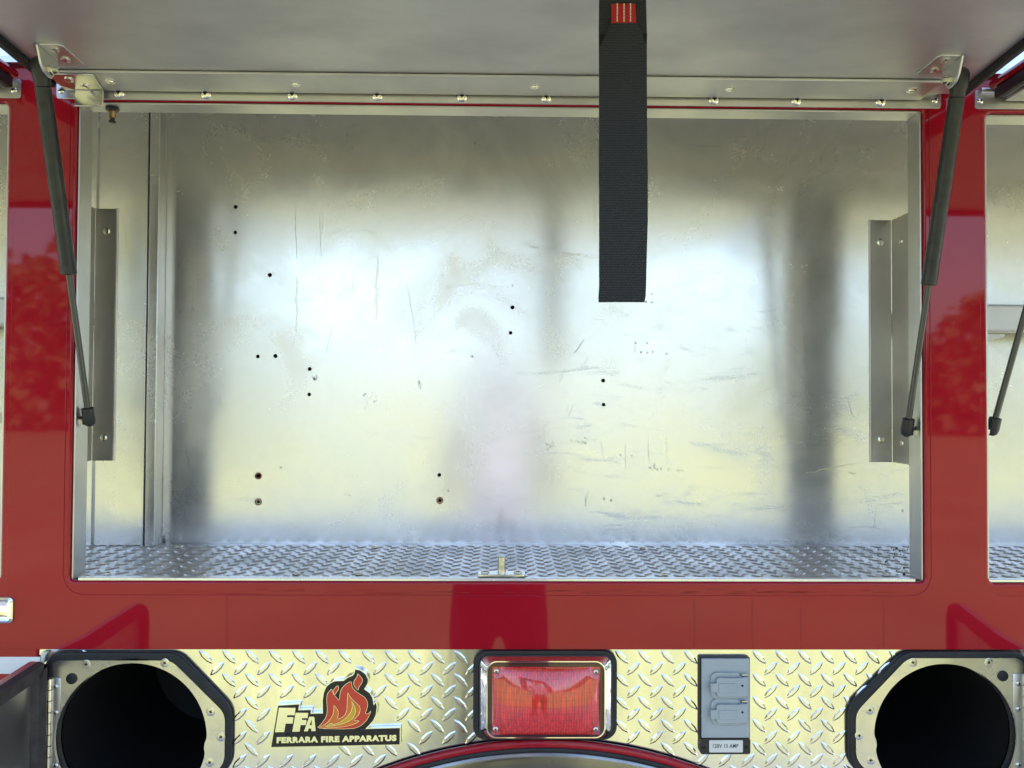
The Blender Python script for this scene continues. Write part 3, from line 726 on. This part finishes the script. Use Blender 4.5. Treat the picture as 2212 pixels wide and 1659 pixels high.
def lug_ok(x, z):
    if inside(x, z, BADGE_X): return False
    if z > PLATE_TOP - .006 or z < -.56 or x < -.6 or x > .8: return False
    if (x - ax) ** 2 + (z - az) ** 2 < (AR + .004) ** 2: return False
    for s, (hx, hz, r) in centres.items():
        if abs(x - hx) < r + .036 and abs(z - hz) < r + .03 and (abs(x - hx) + abs(z - hz)) < r * 1.62 + .006 - .0: return False
    for a, b2, c_, d in ((1024, 1330, 1406, 1594), (1506, 1620, 1404, 1630)):
        X0, Z1 = at(a, c_, PY); X1, Z0 = at(b2, d, PY)
        if X0 < x < X1 and Z0 < z < Z1: return False
    return True
xs0, zs0 = at(553 + (70 * .25), 1633, PY)
xs0, zs0 = at(1008 * .5486 + 170 * .25, (2268 + 700 * .4557) * .5486, PY)   # a '\' lug of the photograph
for i in range(-22, 45):
    for j in range(-8, 3):
        for k in (0, 1):
            x = xs0 + (i + .5 * k) * .0325; z = zs0 + (j + .5 * k) * .0322
            if k == 1: x -= .0
            if not lug_ok(x, z): continue
            o = link('tread_lug', LUG, None, plate, smooth=False)
            o.matrix_basis = Matrix.Translation((x, PY, z)) @ Matrix.Rotation(rad(-44 if k else 44), 4, 'Y')
            o.matrix_basis = o.matrix_basis

# ------------------------------------------------------------------ wheel arch trim
t = thing('wheel_arch_trim', 'red and black edged polished wheel arch rising under the warning light', 'wheel arch', (ax, 0, az))
def ring(r0, prof, m, name, a0=-58, a1=58, n=90):
    """prof: (radial offset, Y) points swept round the arch"""
    g = B(); rows = []
    for k in range(n + 1):
        a = rad(a0 + (a1 - a0) * k / n); rows.append([g.verts.new((ax + (r0 + dr) * math.sin(a), y, az + (r0 + dr) * math.cos(a))) for dr, y in prof])
    for r1, r2 in zip(rows, rows[1:]):
        for k in range(len(prof) - 1): g.faces.new((r1[k], r1[k + 1], r2[k + 1], r2[k]))
    return obj(name, g, m, t)
def arcprof(cr, cy, r, n=12, a0=-20, a1=200): return [(cr + r * math.cos(rad(a0 + (a1 - a0) * k / n)), cy - r * math.sin(rad(a0 + (a1 - a0) * k / n))) for k in range(n + 1)]
ring(AR - .0045, arcprof(0, -.002, .0058), RED, 'red_arch_bead')
ring(AR - .0135, arcprof(0, -.001, .0045), RUBBER, 'rubber_arch_seal')
ring(AR - .017, [(0, .003), (-.003, .001), (-.010, -.0005), (-.03, .0005), (-.07, .004), (-.12, .010)], mat('dark_polished_fender', (.24, .24, .26), .2, 1, var=.3, var_scale=9, rvar=.08), 'polished_fender')

# ------------------------------------------------------------------ air bottle compartments
def bottle_bay(s, label, door_open):
    hx, hz, r = centres[s]; FY = -.0075
    t = thing('bottle_compartment', label, 'compartment', (hx, 0, hz), 'round bottle compartments in the tread plate')
    def mirz(z): return 2 * hz - z
    if s < 0:
        fr = [(106, 1427), (370, 1427), (486, 1541.5)]; gk = [(99, 1409), (385, 1409), (501.5, 1530)]
    else:
        fr = [(2212, 1422), (1961, 1422), (1849, 1539)]; gk = [(2219, 1407), (1954, 1407), (1833, 1524)]
    def outline(q, Y):
        a = [at(px, py, Y) for px, py in q]; a[1] = (a[1][0], a[0][1])
        pts = [a[0], a[1], a[2], (a[2][0], mirz(a[2][1])), (a[1][0], mirz(a[1][1])), (a[0][0], mirz(a[0][1]))]
        return pts
    gp = round_poly(outline(gk, -.003), [.022, .014, .016, .016, .014, .022])
    g = B(); prism(g, gp, -.0055, .003); gs = obj('rubber_gasket', g, RUBBER, t)
    c = B(); cyl(c, (hx, -.05, hz), (hx, .05, hz), r + .004, 72); cut(gs, c)
    b_ = gs.modifiers.new('bevel', 'BEVEL'); b_.width = .0025; b_.segments = 3; b_.limit_method = 'ANGLE'; b_.angle_limit = rad(50)
    fp = round_poly(outline(fr, FY), [.014, .010, .012, .012, .010, .014])
    g = B(); prism(g, fp, FY, -.0057); fo = obj('face_frame', g, STAIN, t)
    c = B(); pts = []
    for k in range(96):
        a = 2 * math.pi * k / 96; rr = r; dd = (a if s < 0 else math.pi - a) + .10
        dd = (dd + math.pi) % (2 * math.pi) - math.pi
        rr -= .0035 * math.exp(-(dd / .075) ** 2); pts.append((hx + rr * math.cos(a), hz + rr * math.sin(a)))
    prism(c, pts, -.05, .05); cut(fo, c)
    g = B(); lathe(g, (hx, -.0055, hz), (0, 1, 0), [(0, r + .0025), (.315, r + .0025), (.315, .001)], 64, cap=False); obj('tube_liner', g, CAVITY, t)
    if s < 0: sc = [(186, 1435), (356, 1432), (455, 1537.5), (477, 1592), (453, 1647)]; bp = (155, 1466)
    else: sc = [(1972, 1431), (2136, 1431), (1879, 1534), (1856, 1589), (1881, 1642)]; bp = (2166, 1460)
    for px, py in sc:
        x, z = at(px, py, FY); screw(SC_FLAT, (x, FY, z), fo)
    x, z = at(*bp, FY); g = B(); lathe(g, (x, FY + .0002, z), (0, -1, 0), [(0, .0076), (.0012, .0076), (.0018, .006)], 24); obj('black_disc', g, RUBBER, t)  # plain black disc standing proud of the frame
    # piano hinge: leaf and knuckles
    z1 = at(bp[0], 1463 if s < 0 else 1454, FY)[1]; z0 = mirz(z1)
    hxb = at(109.5 if s < 0 else 2215, 1500, FY)[0]
    lx0, lx1 = sorted((hxb - s * .0025, at(132 if s < 0 else 2187, 1500, FY)[0]))
    g = B(); box(g, lx0, lx1, FY - .0019, FY - .0002, z0, z1); lf_ = obj('hinge_leaf', g, ALU_DULL, t, bevel=.0004)
    c = B(); cyl(c, (hx, -.05, hz), (hx, .05, hz), r + .001, 72); cut(lf_, c)
    g = B(); n = 11; step = (z1 - z0) / n
    for k in range(n): cyl(g, (hxb, FY - .003, z0 + k * step), (hxb, FY - .003, z0 + (k + 1) * step - .0012), .0031, 12)
    obj('hinge_knuckles', g, ZINC, t)
    for py in ((1482, 1538, 1652) if s < 0 else (1475, 1530, 1650)):
        x, z = at(122 if s < 0 else 2198, py, FY); screw(SC_SMALL, (x, FY - .0019, z), lf_)
    # the little door, swung open on its hinge
    ang = rad(door_open)
    M = Matrix.Translation((hxb, FY - .004, hz)) @ Matrix.Rotation(s * ang, 4, 'Z')
    H = (z1 - hz) + .017; Wd = .25
    # local: closed door runs along -s*x from the hinge, front face towards -y
    H += .010; Wd = .33; q = [(0, H), (.10, H - .008), (Wd - .02, H - .008), (Wd, H * .7), (Wd, -H * .7), (Wd - .02, -H), (0, -H)]
    q = [(-s * x, z) for x, z in q]
    rim = round_poly(q, .014)
    g = B(); prism(g, rim, -.022, -.0106); dk = obj('door_skin', g, ALU_DULL, t, bevel=.001); dk.matrix_parent_inverse = WORLD(t).inverted(); dk.matrix_basis = M
    # rubber edge as a band lying on the inner face round the outline
    o_ = rim; i_ = inset(rim, .024)
    g = B(); n = len(o_)
    A = [g.verts.new((x, -.0105, z)) for x, z in o_]; A2 = [g.verts.new((x, -.001, z)) for x, z in inset(rim, .003)]; I2 = [g.verts.new((x, -.001, z)) for x, z in inset(rim, .020)]; I = [g.verts.new((x, -.0105, z)) for x, z in i_]
    for k in range(n):
        m_ = (k + 1) % n; g.faces.new((A[k], A[m_], A2[m_], A2[k])); g.faces.new((A2[k], A2[m_], I2[m_], I2[k])); g.faces.new((I2[k], I2[m_], I[m_], I[k]))
    o = obj('door_edge_rubber', g, RUBBER_OLD, t); o.matrix_basis = M
    g = B(); prism(g, [(-s * x, z) for x, z in ((.145, -.06), (.2, -.06), (.2, -.012), (.18, -.004), (.15, -.01))], -.0098, .018)
    o = obj('latch_body', g, ALU_DULL, t, bevel=.003); o.matrix_basis = M
    return t
bottle_bay(-1, 'black round bottle compartment on the left with its small door swung open', 93)
bottle_bay(1, 'black round bottle compartment on the right, cut by the picture edge', 104)

# ------------------------------------------------------------------ warning light
t = thing('warning_light', 'rectangular red warning light in a chrome bezel with black gasket', 'warning light', P(1177, 1598, 0))
def rc(x0, y0, x1, y1, Y, r):
    a, b2 = at(x0, y0, Y); c_, d = at(x1, y1, Y); return rrect(a, c_, d, b2, r, 8)
def loft(rings, m, name, parent, cap_last=False):
    g = B(); R = [[g.verts.new((x, Y, z)) for x, z in pts] for pts, Y in rings]; n = len(R[0])
    for a, b2 in zip(R, R[1:]):
        for k in range(n): g.faces.new((a[k], a[(k + 1) % n], b2[(k + 1) % n], b2[k]))
    if cap_last: g.faces.new(R[-1])
    return obj(name, g, m, parent)
loft([(rc(1022.5, 1404, 1332.5, 1598, 0, .019), .003), (rc(1022.5, 1404, 1332.5, 1598, -.003, .019), -.003), (rc(1025, 1406.5, 1330, 1597, -.0055, .018), -.0055), (rc(1034, 1413, 1323, 1593, -.0055, .016), -.0055)], RUBBER, 'gasket', t)
loft([(rc(1034, 1412.5, 1323.5, 1595, -.004, .016), -.004), (rc(1036, 1414.5, 1322, 1595, -.007, .016), -.007), (rc(1050, 1427, 1308.5, 1595.5, -.0175, .014), -.0175),
      (rc(1051.5, 1428.3, 1307.3, 1594.5, -.019, .0135), -.019), (rc(1053.5, 1430.5, 1305.5, 1592.5, -.019, .013), -.019), (rc(1054.5, 1431.5, 1304.5, 1591.5, -.0178, .0125), -.0178), (rc(1055, 1432, 1304, 1591, -.010, .0125), -.010)], CHROME, 'bezel', t)
DK = mat('dark_lens_flange', (.045, .006, .008), .3, coat=1)
loft([(rc(1055, 1432, 1304, 1591, -.011, .0125), -.0115), (rc(1063, 1440, 1296.5, 1587, -.0115, .010), -.0115)], DK, 'lens_flange', t, cap_last=True)
# domed lens with scooped corners for the screws
lx0, lz1 = at(1063.5, 1440.5, -.012); lx1, lz0 = at(1296, 1588, -.012); lcx, lcz = (lx0 + lx1) / 2, (lz0 + lz1) / 2; hw, hh = (lx1 - lx0) / 2, (lz1 - lz0) / 2
g = B(); NX, NZ = 48, 32; V = {}
for i in range(NX + 1):
    for j in range(NZ + 1):
        u = -1 + 2 * i / NX; v = -1 + 2 * j / NZ
        e = (1 - abs(u) ** 6) * (1 - abs(v) ** 6); d = .0035 * e ** .4 + .0125 * (1 - u * u) * (1 - .0 * v) * (1 - v * v) if e > 0 else 0
        for cu in (-1, 1):
            for cv in (-1, 1):
                q = math.hypot((u - cu) * hw, (v - cv) * hh)
                if q < .017: d = min(d, max(0, (q - .0125) * 1.2))
        V[i, j] = g.verts.new((lcx + u * hw, -.0117 - d, lcz + v * hh))
for i in range(NX):
    for j in range(NZ): g.faces.new((V[i, j], V[i + 1, j], V[i + 1, j + 1], V[i, j + 1]))
obj('lens', g, LENS, t)
for px, py in ((1072, 1450.5), (1287.5, 1452), (1070.5, 1575), (1287, 1575.5)):
    x, z = at(px, py, -.013); screw(SC_SMALL, (x, -.0125, z), t)

# ------------------------------------------------------------------ power outlet and its rating plate
def oz(x, y): return 1492.2 + x * .14546, 1404.4 + y * .14546
def orect(x0, y0, x1, y1, Y, r):
    a, b2 = at(*oz(x0, y0), Y); c_, d = at(*oz(x1, y1), Y); return rrect(a, c_, d, b2, r, 4)
t = thing('power_outlet', 'grey weatherproof double power outlet with two flip covers on the tread plate', 'power outlet', P(1567, 1593, 0))
g = B(); prism(g, orect(122, 98, 872, 1300, 0, .0015), -.003, .003); obj('gasket', g, RUBBER, t, bevel=.001)
g = B(); prism(g, orect(158, 122, 872, 1298, -.006, .0015), -.0075, -.0032); obj('cover_plate', g, GREYP, t, bevel=.0012, seg=3)
for dy in (0, 395):
    g = B(); pts = [at(*oz(x, y + dy), -.010) for x, y in ((295, 400), (345, 330), (700, 330), (752, 392), (848, 392), (848, 690), (720, 720), (345, 724), (295, 640))]
    prism(g, round_poly(pts, [.004, .004, .003, .001, .001, .001, .002, .004, .004], 4), -.0112, -.0077); bs = obj('lid_base', g, GREYP, t, bevel=.0008)
    g = B(); pts = [at(*oz(x, y + dy), -.016) for x, y in ((385, 430), (420, 412), (720, 416), (790, 402), (852, 402), (852, 690), (800, 692), (420, 700), (385, 670), (385, 628), (295, 628), (295, 495), (385, 495))]
    prism(g, round_poly(pts, [.002, .003, 0, 0, .001, .001, 0, .003, .002, 0, .001, .001, 0], 4), -.0165, -.0114); ld = obj('flip_lid', g, GREYP, t, bevel=.0009, seg=3)
    g = B(); a = at(*oz(418, 500 + dy), -.0175); b2 = at(*oz(685, 640 + dy), -.0175)
    prism(g, rrect(a[0], b2[0], b2[1], a[1], .001, 2), -.0176, -.0166); obj('thumb_pad', g, GREYP, ld, bevel=.0008)
    g = B(); a = at(*oz(755, 518 + dy), -.0175); prism(g, rrect(a[0], a[0] + .0028, a[1] - .0026, a[1], .0004, 2), -.0170, -.0166); obj('hinge_slot', g, CAVITY, ld)
    g = B(); a = at(*oz(760, 372 + dy), -.0135); b2 = at(*oz(845, 372 + dy), -.0135); cyl(g, (a[0], -.0125, a[1]), (b2[0], -.0125, b2[1]), .0015, 10); obj('hinge_pin', g, ZINC, ld)
t = thing('rating_plate', 'black holder with white card reading 120V 15 AMP under the grey outlet', 'label', P(1567, 1629, 0))
g = B(); prism(g, orect(138, 1303, 884, 1543, -.003, .0035), -.0045, .003); hold = obj('holder', g, PLASTIC, t, bevel=.001)
g = B(); prism(g, orect(272, 1336, 772, 1516, -.0045, .0012), -.0052, -.0046); obj('card', g, LABELM, t, bevel=.0002)
for x, y in ((200, 1425), (825, 1421)):
    a = at(*oz(x, y), -.0045); screw(SC_BLACK, (a[0], -.0046, a[1]), hold)

def text_mesh(body_, x0, x1, z0, z1, Y, th, m, parent, bold=.02, rot=0, name='lettering', shear=0):
    cu = bpy.data.curves.new('text', 'FONT'); cu.body = body_; cu.offset = bold; cu.extrude = .5; cu.shear = shear; cu.space_character = 1.12; cu.resolution_u = 4
    to = bpy.data.objects.new('text', cu); COL.objects.link(to); bpy.context.view_layer.update()
    me = bpy.data.meshes.new_from_object(to.evaluated_get(bpy.context.evaluated_depsgraph_get())); bpy.data.objects.remove(to)
    xs = [v.co.x for v in me.vertices]; ys = [v.co.y for v in me.vertices]; a, b2, c_, d = min(xs), max(xs), min(ys), max(ys)
    for v in me.vertices:
        X = (v.co.x - a) / (b2 - a) * (x1 - x0) + x0; Z = (v.co.y - c_) / (d - c_) * (z1 - z0) + z0 + (X - x0) * math.tan(rot)
        v.co = (X, Y - th * (v.co.z + .5), Z)
    me.materials.clear(); bm_ = bmesh.new(); bm_.from_mesh(me); bmesh.ops.recalc_face_normals(bm_, faces=bm_.faces); bm_.to_mesh(me); bm_.free(); me.materials.append(m)
    return link(name, me, None, parent, smooth=False)
a = at(*oz(330, 1452), -.0053); b2 = at(*oz(706, 1393), -.0053)
text_mesh('120V 15 AMP', a[0], b2[0], a[1], b2[1], -.0053, .0002, INK, t, bold=.006)

# ------------------------------------------------------------------ maker's badge
def bz(x, y, Y=-.003): return at(570.5 + x * .14385, 1426.3 + y * .14385, Y)
t = thing('maker_badge', 'black and chrome badge with a red and orange flame and maker lettering', 'badge', P(720, 1612, 0))
OUT = BADGE
o_ = [bz(x, y) for x, y in OUT]
g = B(); prism(g, o_, -.0032, .003); obj('chrome_backing', g, CHROME, t)
g = B(); prism(g, inset(o_, .0013), -.0037, -.0030); obj('black_face', g, ENAMEL_K, t)
def patch(pts, m, name, Y, line=True, sm=2, par=None):
    q = [bz(x, y, Y) for x, y in pts]
    if sm: q = smoothpoly(q, sm)
    ob = None
    if line:
        g = B(); prism(g, q, Y - .0003, Y + .0006); ob = obj(name + '_outline', g, CHROME, t)
    g = B(); prism(g, inset(q, .00055) if line else q, Y - .0006, Y + .0003); return obj(name, g, m, ob or t)
patch([(780, 1028), (870, 940), (935, 840), (948, 740), (935, 600), (945, 500), (985, 455), (1018, 420), (1040, 500), (1090, 560), (1128, 605), (1135, 500), (1165, 415), (1230, 350), (1315, 305), (1320, 390), (1370, 460), (1450, 510), (1525, 560), (1562, 640), (1552, 720), (1520, 800), (1560, 800), (1612, 745), (1575, 850), (1520, 930), (1440, 995), (1320, 1035)], ENAMEL_R, 'red_flame', -.0038, sm=1)
patch([(1110, 365), (1130, 430), (1095, 470), (1065, 525), (1032, 480), (1050, 425)], ENAMEL_R, 'red_spark', -.0038, sm=1)
patch([(1398, 190), (1450, 235), (1486, 290), (1468, 350), (1425, 400), (1418, 462), (1368, 410), (1336, 350), (1358, 290), (1395, 250)], ENAMEL_R, 'red_spark', -.0038, sm=1)
patch([(795, 1024), (900, 970), (980, 900), (1030, 820), (1045, 740), (1042, 665), (1090, 710), (1125, 790), (1098, 890), (1180, 850), (1230, 790), (1245, 700), (1250, 460), (1300, 560), (1390, 640), (1445, 700), (1445, 780), (1400, 850), (1335, 905), (1452, 902), (1360, 962), (1200, 1002), (950, 1018)], ENAMEL_O, 'orange_flame', -.0045, sm=1)
patch([(900, 1005), (960, 965), (1022, 930), (1030, 968), (1150, 920), (1250, 850), (1310, 760), (1325, 680), (1306, 595), (1350, 660), (1378, 740), (1370, 810), (1330, 880), (1250, 930), (1120, 972)], ENAMEL_Y, 'yellow_flame', -.0052, sm=1)
for pts in ([(165, 1078), (225, 710), (475, 712), (460, 822), (350, 822), (343, 852), (443, 852), (430, 948), (325, 948), (303, 1075)],
            [(425, 1070), (475, 785), (665, 788), (654, 866), (572, 866), (567, 893), (640, 895), (628, 970), (550, 970), (535, 1068)],
            [(600, 1065), (680, 845), (755, 845), (776, 1060), (712, 1062), (709, 1022), (672, 1022), (657, 1063)]):
    patch(pts, CHROME, 'letter', -.0038, line=False, sm=0)
patch([(683, 972), (714, 890), (715, 972)], ENAMEL_K, 'letter_eye', -.0043, line=False, sm=0)
a = bz(188, 1246, -.0038); b2 = bz(1990, 1150, -.0038)
text_mesh('FERRARA FIRE APPARATUS', a[0], b2[0], a[1], bz(188, 1152, -.0038)[1], -.0038, .0004, CHROME, t, bold=.065, rot=math.atan(32 / 1802))
for x, y in ((357, 1092), (1486, 1062)):
    q = bz(x, y, -.004); screw(SC_BLACK, (q[0], -.0039, q[1]), t)

# ------------------------------------------------------------------ latch at the left edge
x1, z1 = at(28, 1291, -.004); z0 = at(28, 1346, -.004)[1]
t = thing('paddle_latch', 'chrome door latch with rounded corner at the far left edge of the sill', 'latch', (x1 - .05, 0, z0))
loft([(rrect(x1 - .12, x1, z0, z1, .006), -.0008), (rrect(x1 - .12, x1, z0, z1, .006), -.004), (rrect(x1 - .117, x1 - .003, z0 + .003, z1 - .003, .005), -.006), (rrect(x1 - .112, x1 - .008, z0 + .008, z1 - .006, .004), -.003)], CHROME, 'latch_frame', t, cap_last=True)

# ------------------------------------------------------------------ what the paint and metal reflect: a wood across the grass and the photographer
LEAF = mat('leaf_green', (.15, .165, .05), .7, var=.6, var_scale=.9)
g = B()
for k in range(26000):
    sd = random.choice((-1, 1)); x = sd * (11 + 38 * random.random()); y = -36 + random.uniform(-3, 3) - abs(x) * .05
    top = 5.2 + 1.3 * math.sin(x * .55) + 1.0 * math.sin(x * 1.31 + 1) + min(0, (abs(x) - 17) * .45) + (2.6 if x < 0 else 0)
    if top < .5: continue
    z = -1.6 + top * random.random() ** .8
    d = Vector((random.gauss(0, 1), random.gauss(0, 1), random.gauss(0, 1))).normalized(); u = d.orthogonal().normalized(); v = d.cross(u); r = random.uniform(.18, .5); p = Vector((x, y, z))
    g.faces.new([g.verts.new(p + u * r), g.verts.new(p + v * r * .6), g.verts.new(p - u * r), g.verts.new(p - v * r * .6)])
w_ = obj('distant_wood', g, LEAF, smooth=False, kind='stuff'); w_['label'] = 'dark green wood across the grass, seen only as a reflection'; w_['category'] = 'wood'

SHIRT = mat('blue_grey_shirt', (.24, .25, .32), .85); TROUSER = mat('dark_trousers', (.06, .06, .075), .85); SKINM = mat('skin', (.45, .27, .19), .5); HAIR = mat('dark_hair', (.02, .014, .01), .6); SHOE = mat('black_shoe', (.015, .015, .015), .5)
t = thing('person', 'person in blue grey shirt and dark trousers photographing, visible only as a reflection', 'person', (0, -1.62, -1.585))
V_ = []; E_ = []; R_ = []
def pt(p, r, link_to=None):
    V_.append(p); R_.append(r if isinstance(r, tuple) else (r, r)); i = len(V_) - 1
    if link_to is not None: E_.append((link_to, i))
    return i
pel = pt((0, -1.62, -.66), (.15, .11)); wai = pt((0, -1.62, -.48), (.145, .105), pel); che = pt((0, -1.615, -.27), (.165, .115), wai); nb = pt((0, -1.605, -.125), (.075, .065), che)
nk = pt((0, -1.595, -.055), (.055, .055), nb); hd = pt((0, -1.585, .02), (.072, .085), nk); hd2 = pt((0, -1.59, .09), (.078, .095), hd); hd3 = pt((0, -1.595, .145), (.05, .06), hd2)
for s in (-1, 1):
    sh = pt((s * .17, -1.61, -.165), .062, nb); el = pt((s * .225, -1.45, -.36), .046, sh); fa = pt((s * .17, -1.29, -.21), .042, el); wr = pt((s * .115, -1.185, -.075), .029, fa); pm = pt((s * .098, -1.140, -.025), (.022, .034), wr)
    for k, (dz, L) in enumerate(((.028, .062), (.012, .07), (-.004, .066), (-.02, .054))):
        f1 = pt((s * .096, -1.118, -.005 + dz), .0095, pm); f2 = pt((s * .088, -1.098, .002 + dz), .0085, f1); pt((s * (.088 - L * .3), -1.096, .004 + dz), .0075, f2)
    th = pt((s * .086, -1.150, -.02), .0115, pm); pt((s * .062, -1.135, .0), .0095, th)
    hp = pt((s * .098, -1.62, -.76), .088, pel); kn = pt((s * .11, -1.60, -1.12), .058, hp); cf = pt((s * .115, -1.63, -1.3), .055, kn); an = pt((s * .12, -1.645, -1.50), .038, cf); pt((s * .125, -1.56, -1.545), (.042, .032), an); V_t = pt((s * .13, -1.45, -1.555), (.042, .026), len(V_) - 1)
me = bpy.data.meshes.new('body'); me.from_pydata(V_, E_, []); o = bpy.data.objects.new('body_source', me); COL.objects.link(o)
o.modifiers.new('skin', 'SKIN'); sub = o.modifiers.new('sub', 'SUBSURF'); sub.levels = 2
for i, sv in enumerate(me.skin_vertices[0].data): sv.radius = R_[i]; sv.use_root = (i == 0)
bpy.context.view_layer.update()
bm_ = bpy.data.meshes.new_from_object(o.evaluated_get(bpy.context.evaluated_depsgraph_get())); bpy.data.objects.remove(o)
bm_.name = 'body'
for m in (SHIRT, TROUSER, SKINM, SHOE): bm_.materials.append(m)
for p in bm_.polygons:
    c_ = p.center
    p.material_index = 3 if c_.z < -1.5 else 1 if c_.z < -.62 else 2 if (c_.z > -.09 and abs(c_.x) < .1 and c_.y < -1.5) or (abs(c_.x) > .05 and c_.y > -1.27 and c_.z > -.2) else 0
link('body', bm_, None, t)
g = B(); bmesh.ops.create_uvsphere(g, u_segments=20, v_segments=12, radius=1)
for v in g.verts: v.co = Vector((v.co.x * .088, v.co.y * .105 - 1.603, v.co.z * .085 + .10 + (.02 if v.co.y < 0 else 0)))
obj('hair', g, HAIR, t)
g = B(); bmesh.ops.create_cone(g, segments=10, radius1=.016, radius2=.005, depth=.035, cap_ends=True, matrix=Matrix.Translation((0, -1.492, .025)) @ Matrix.Rotation(rad(-70), 4, 'X')); obj('nose', g, SKINM, t)
t = thing('phone', 'black phone held up by the photographer, visible only as a reflection', 'phone', (0, -1.112, -.036))
g = B(); prism(g, rrect(-.072, .072, -.036, .036, .008), -1.118, -1.1105); obj('phone_body', g, PLASTIC, t, bevel=.001)
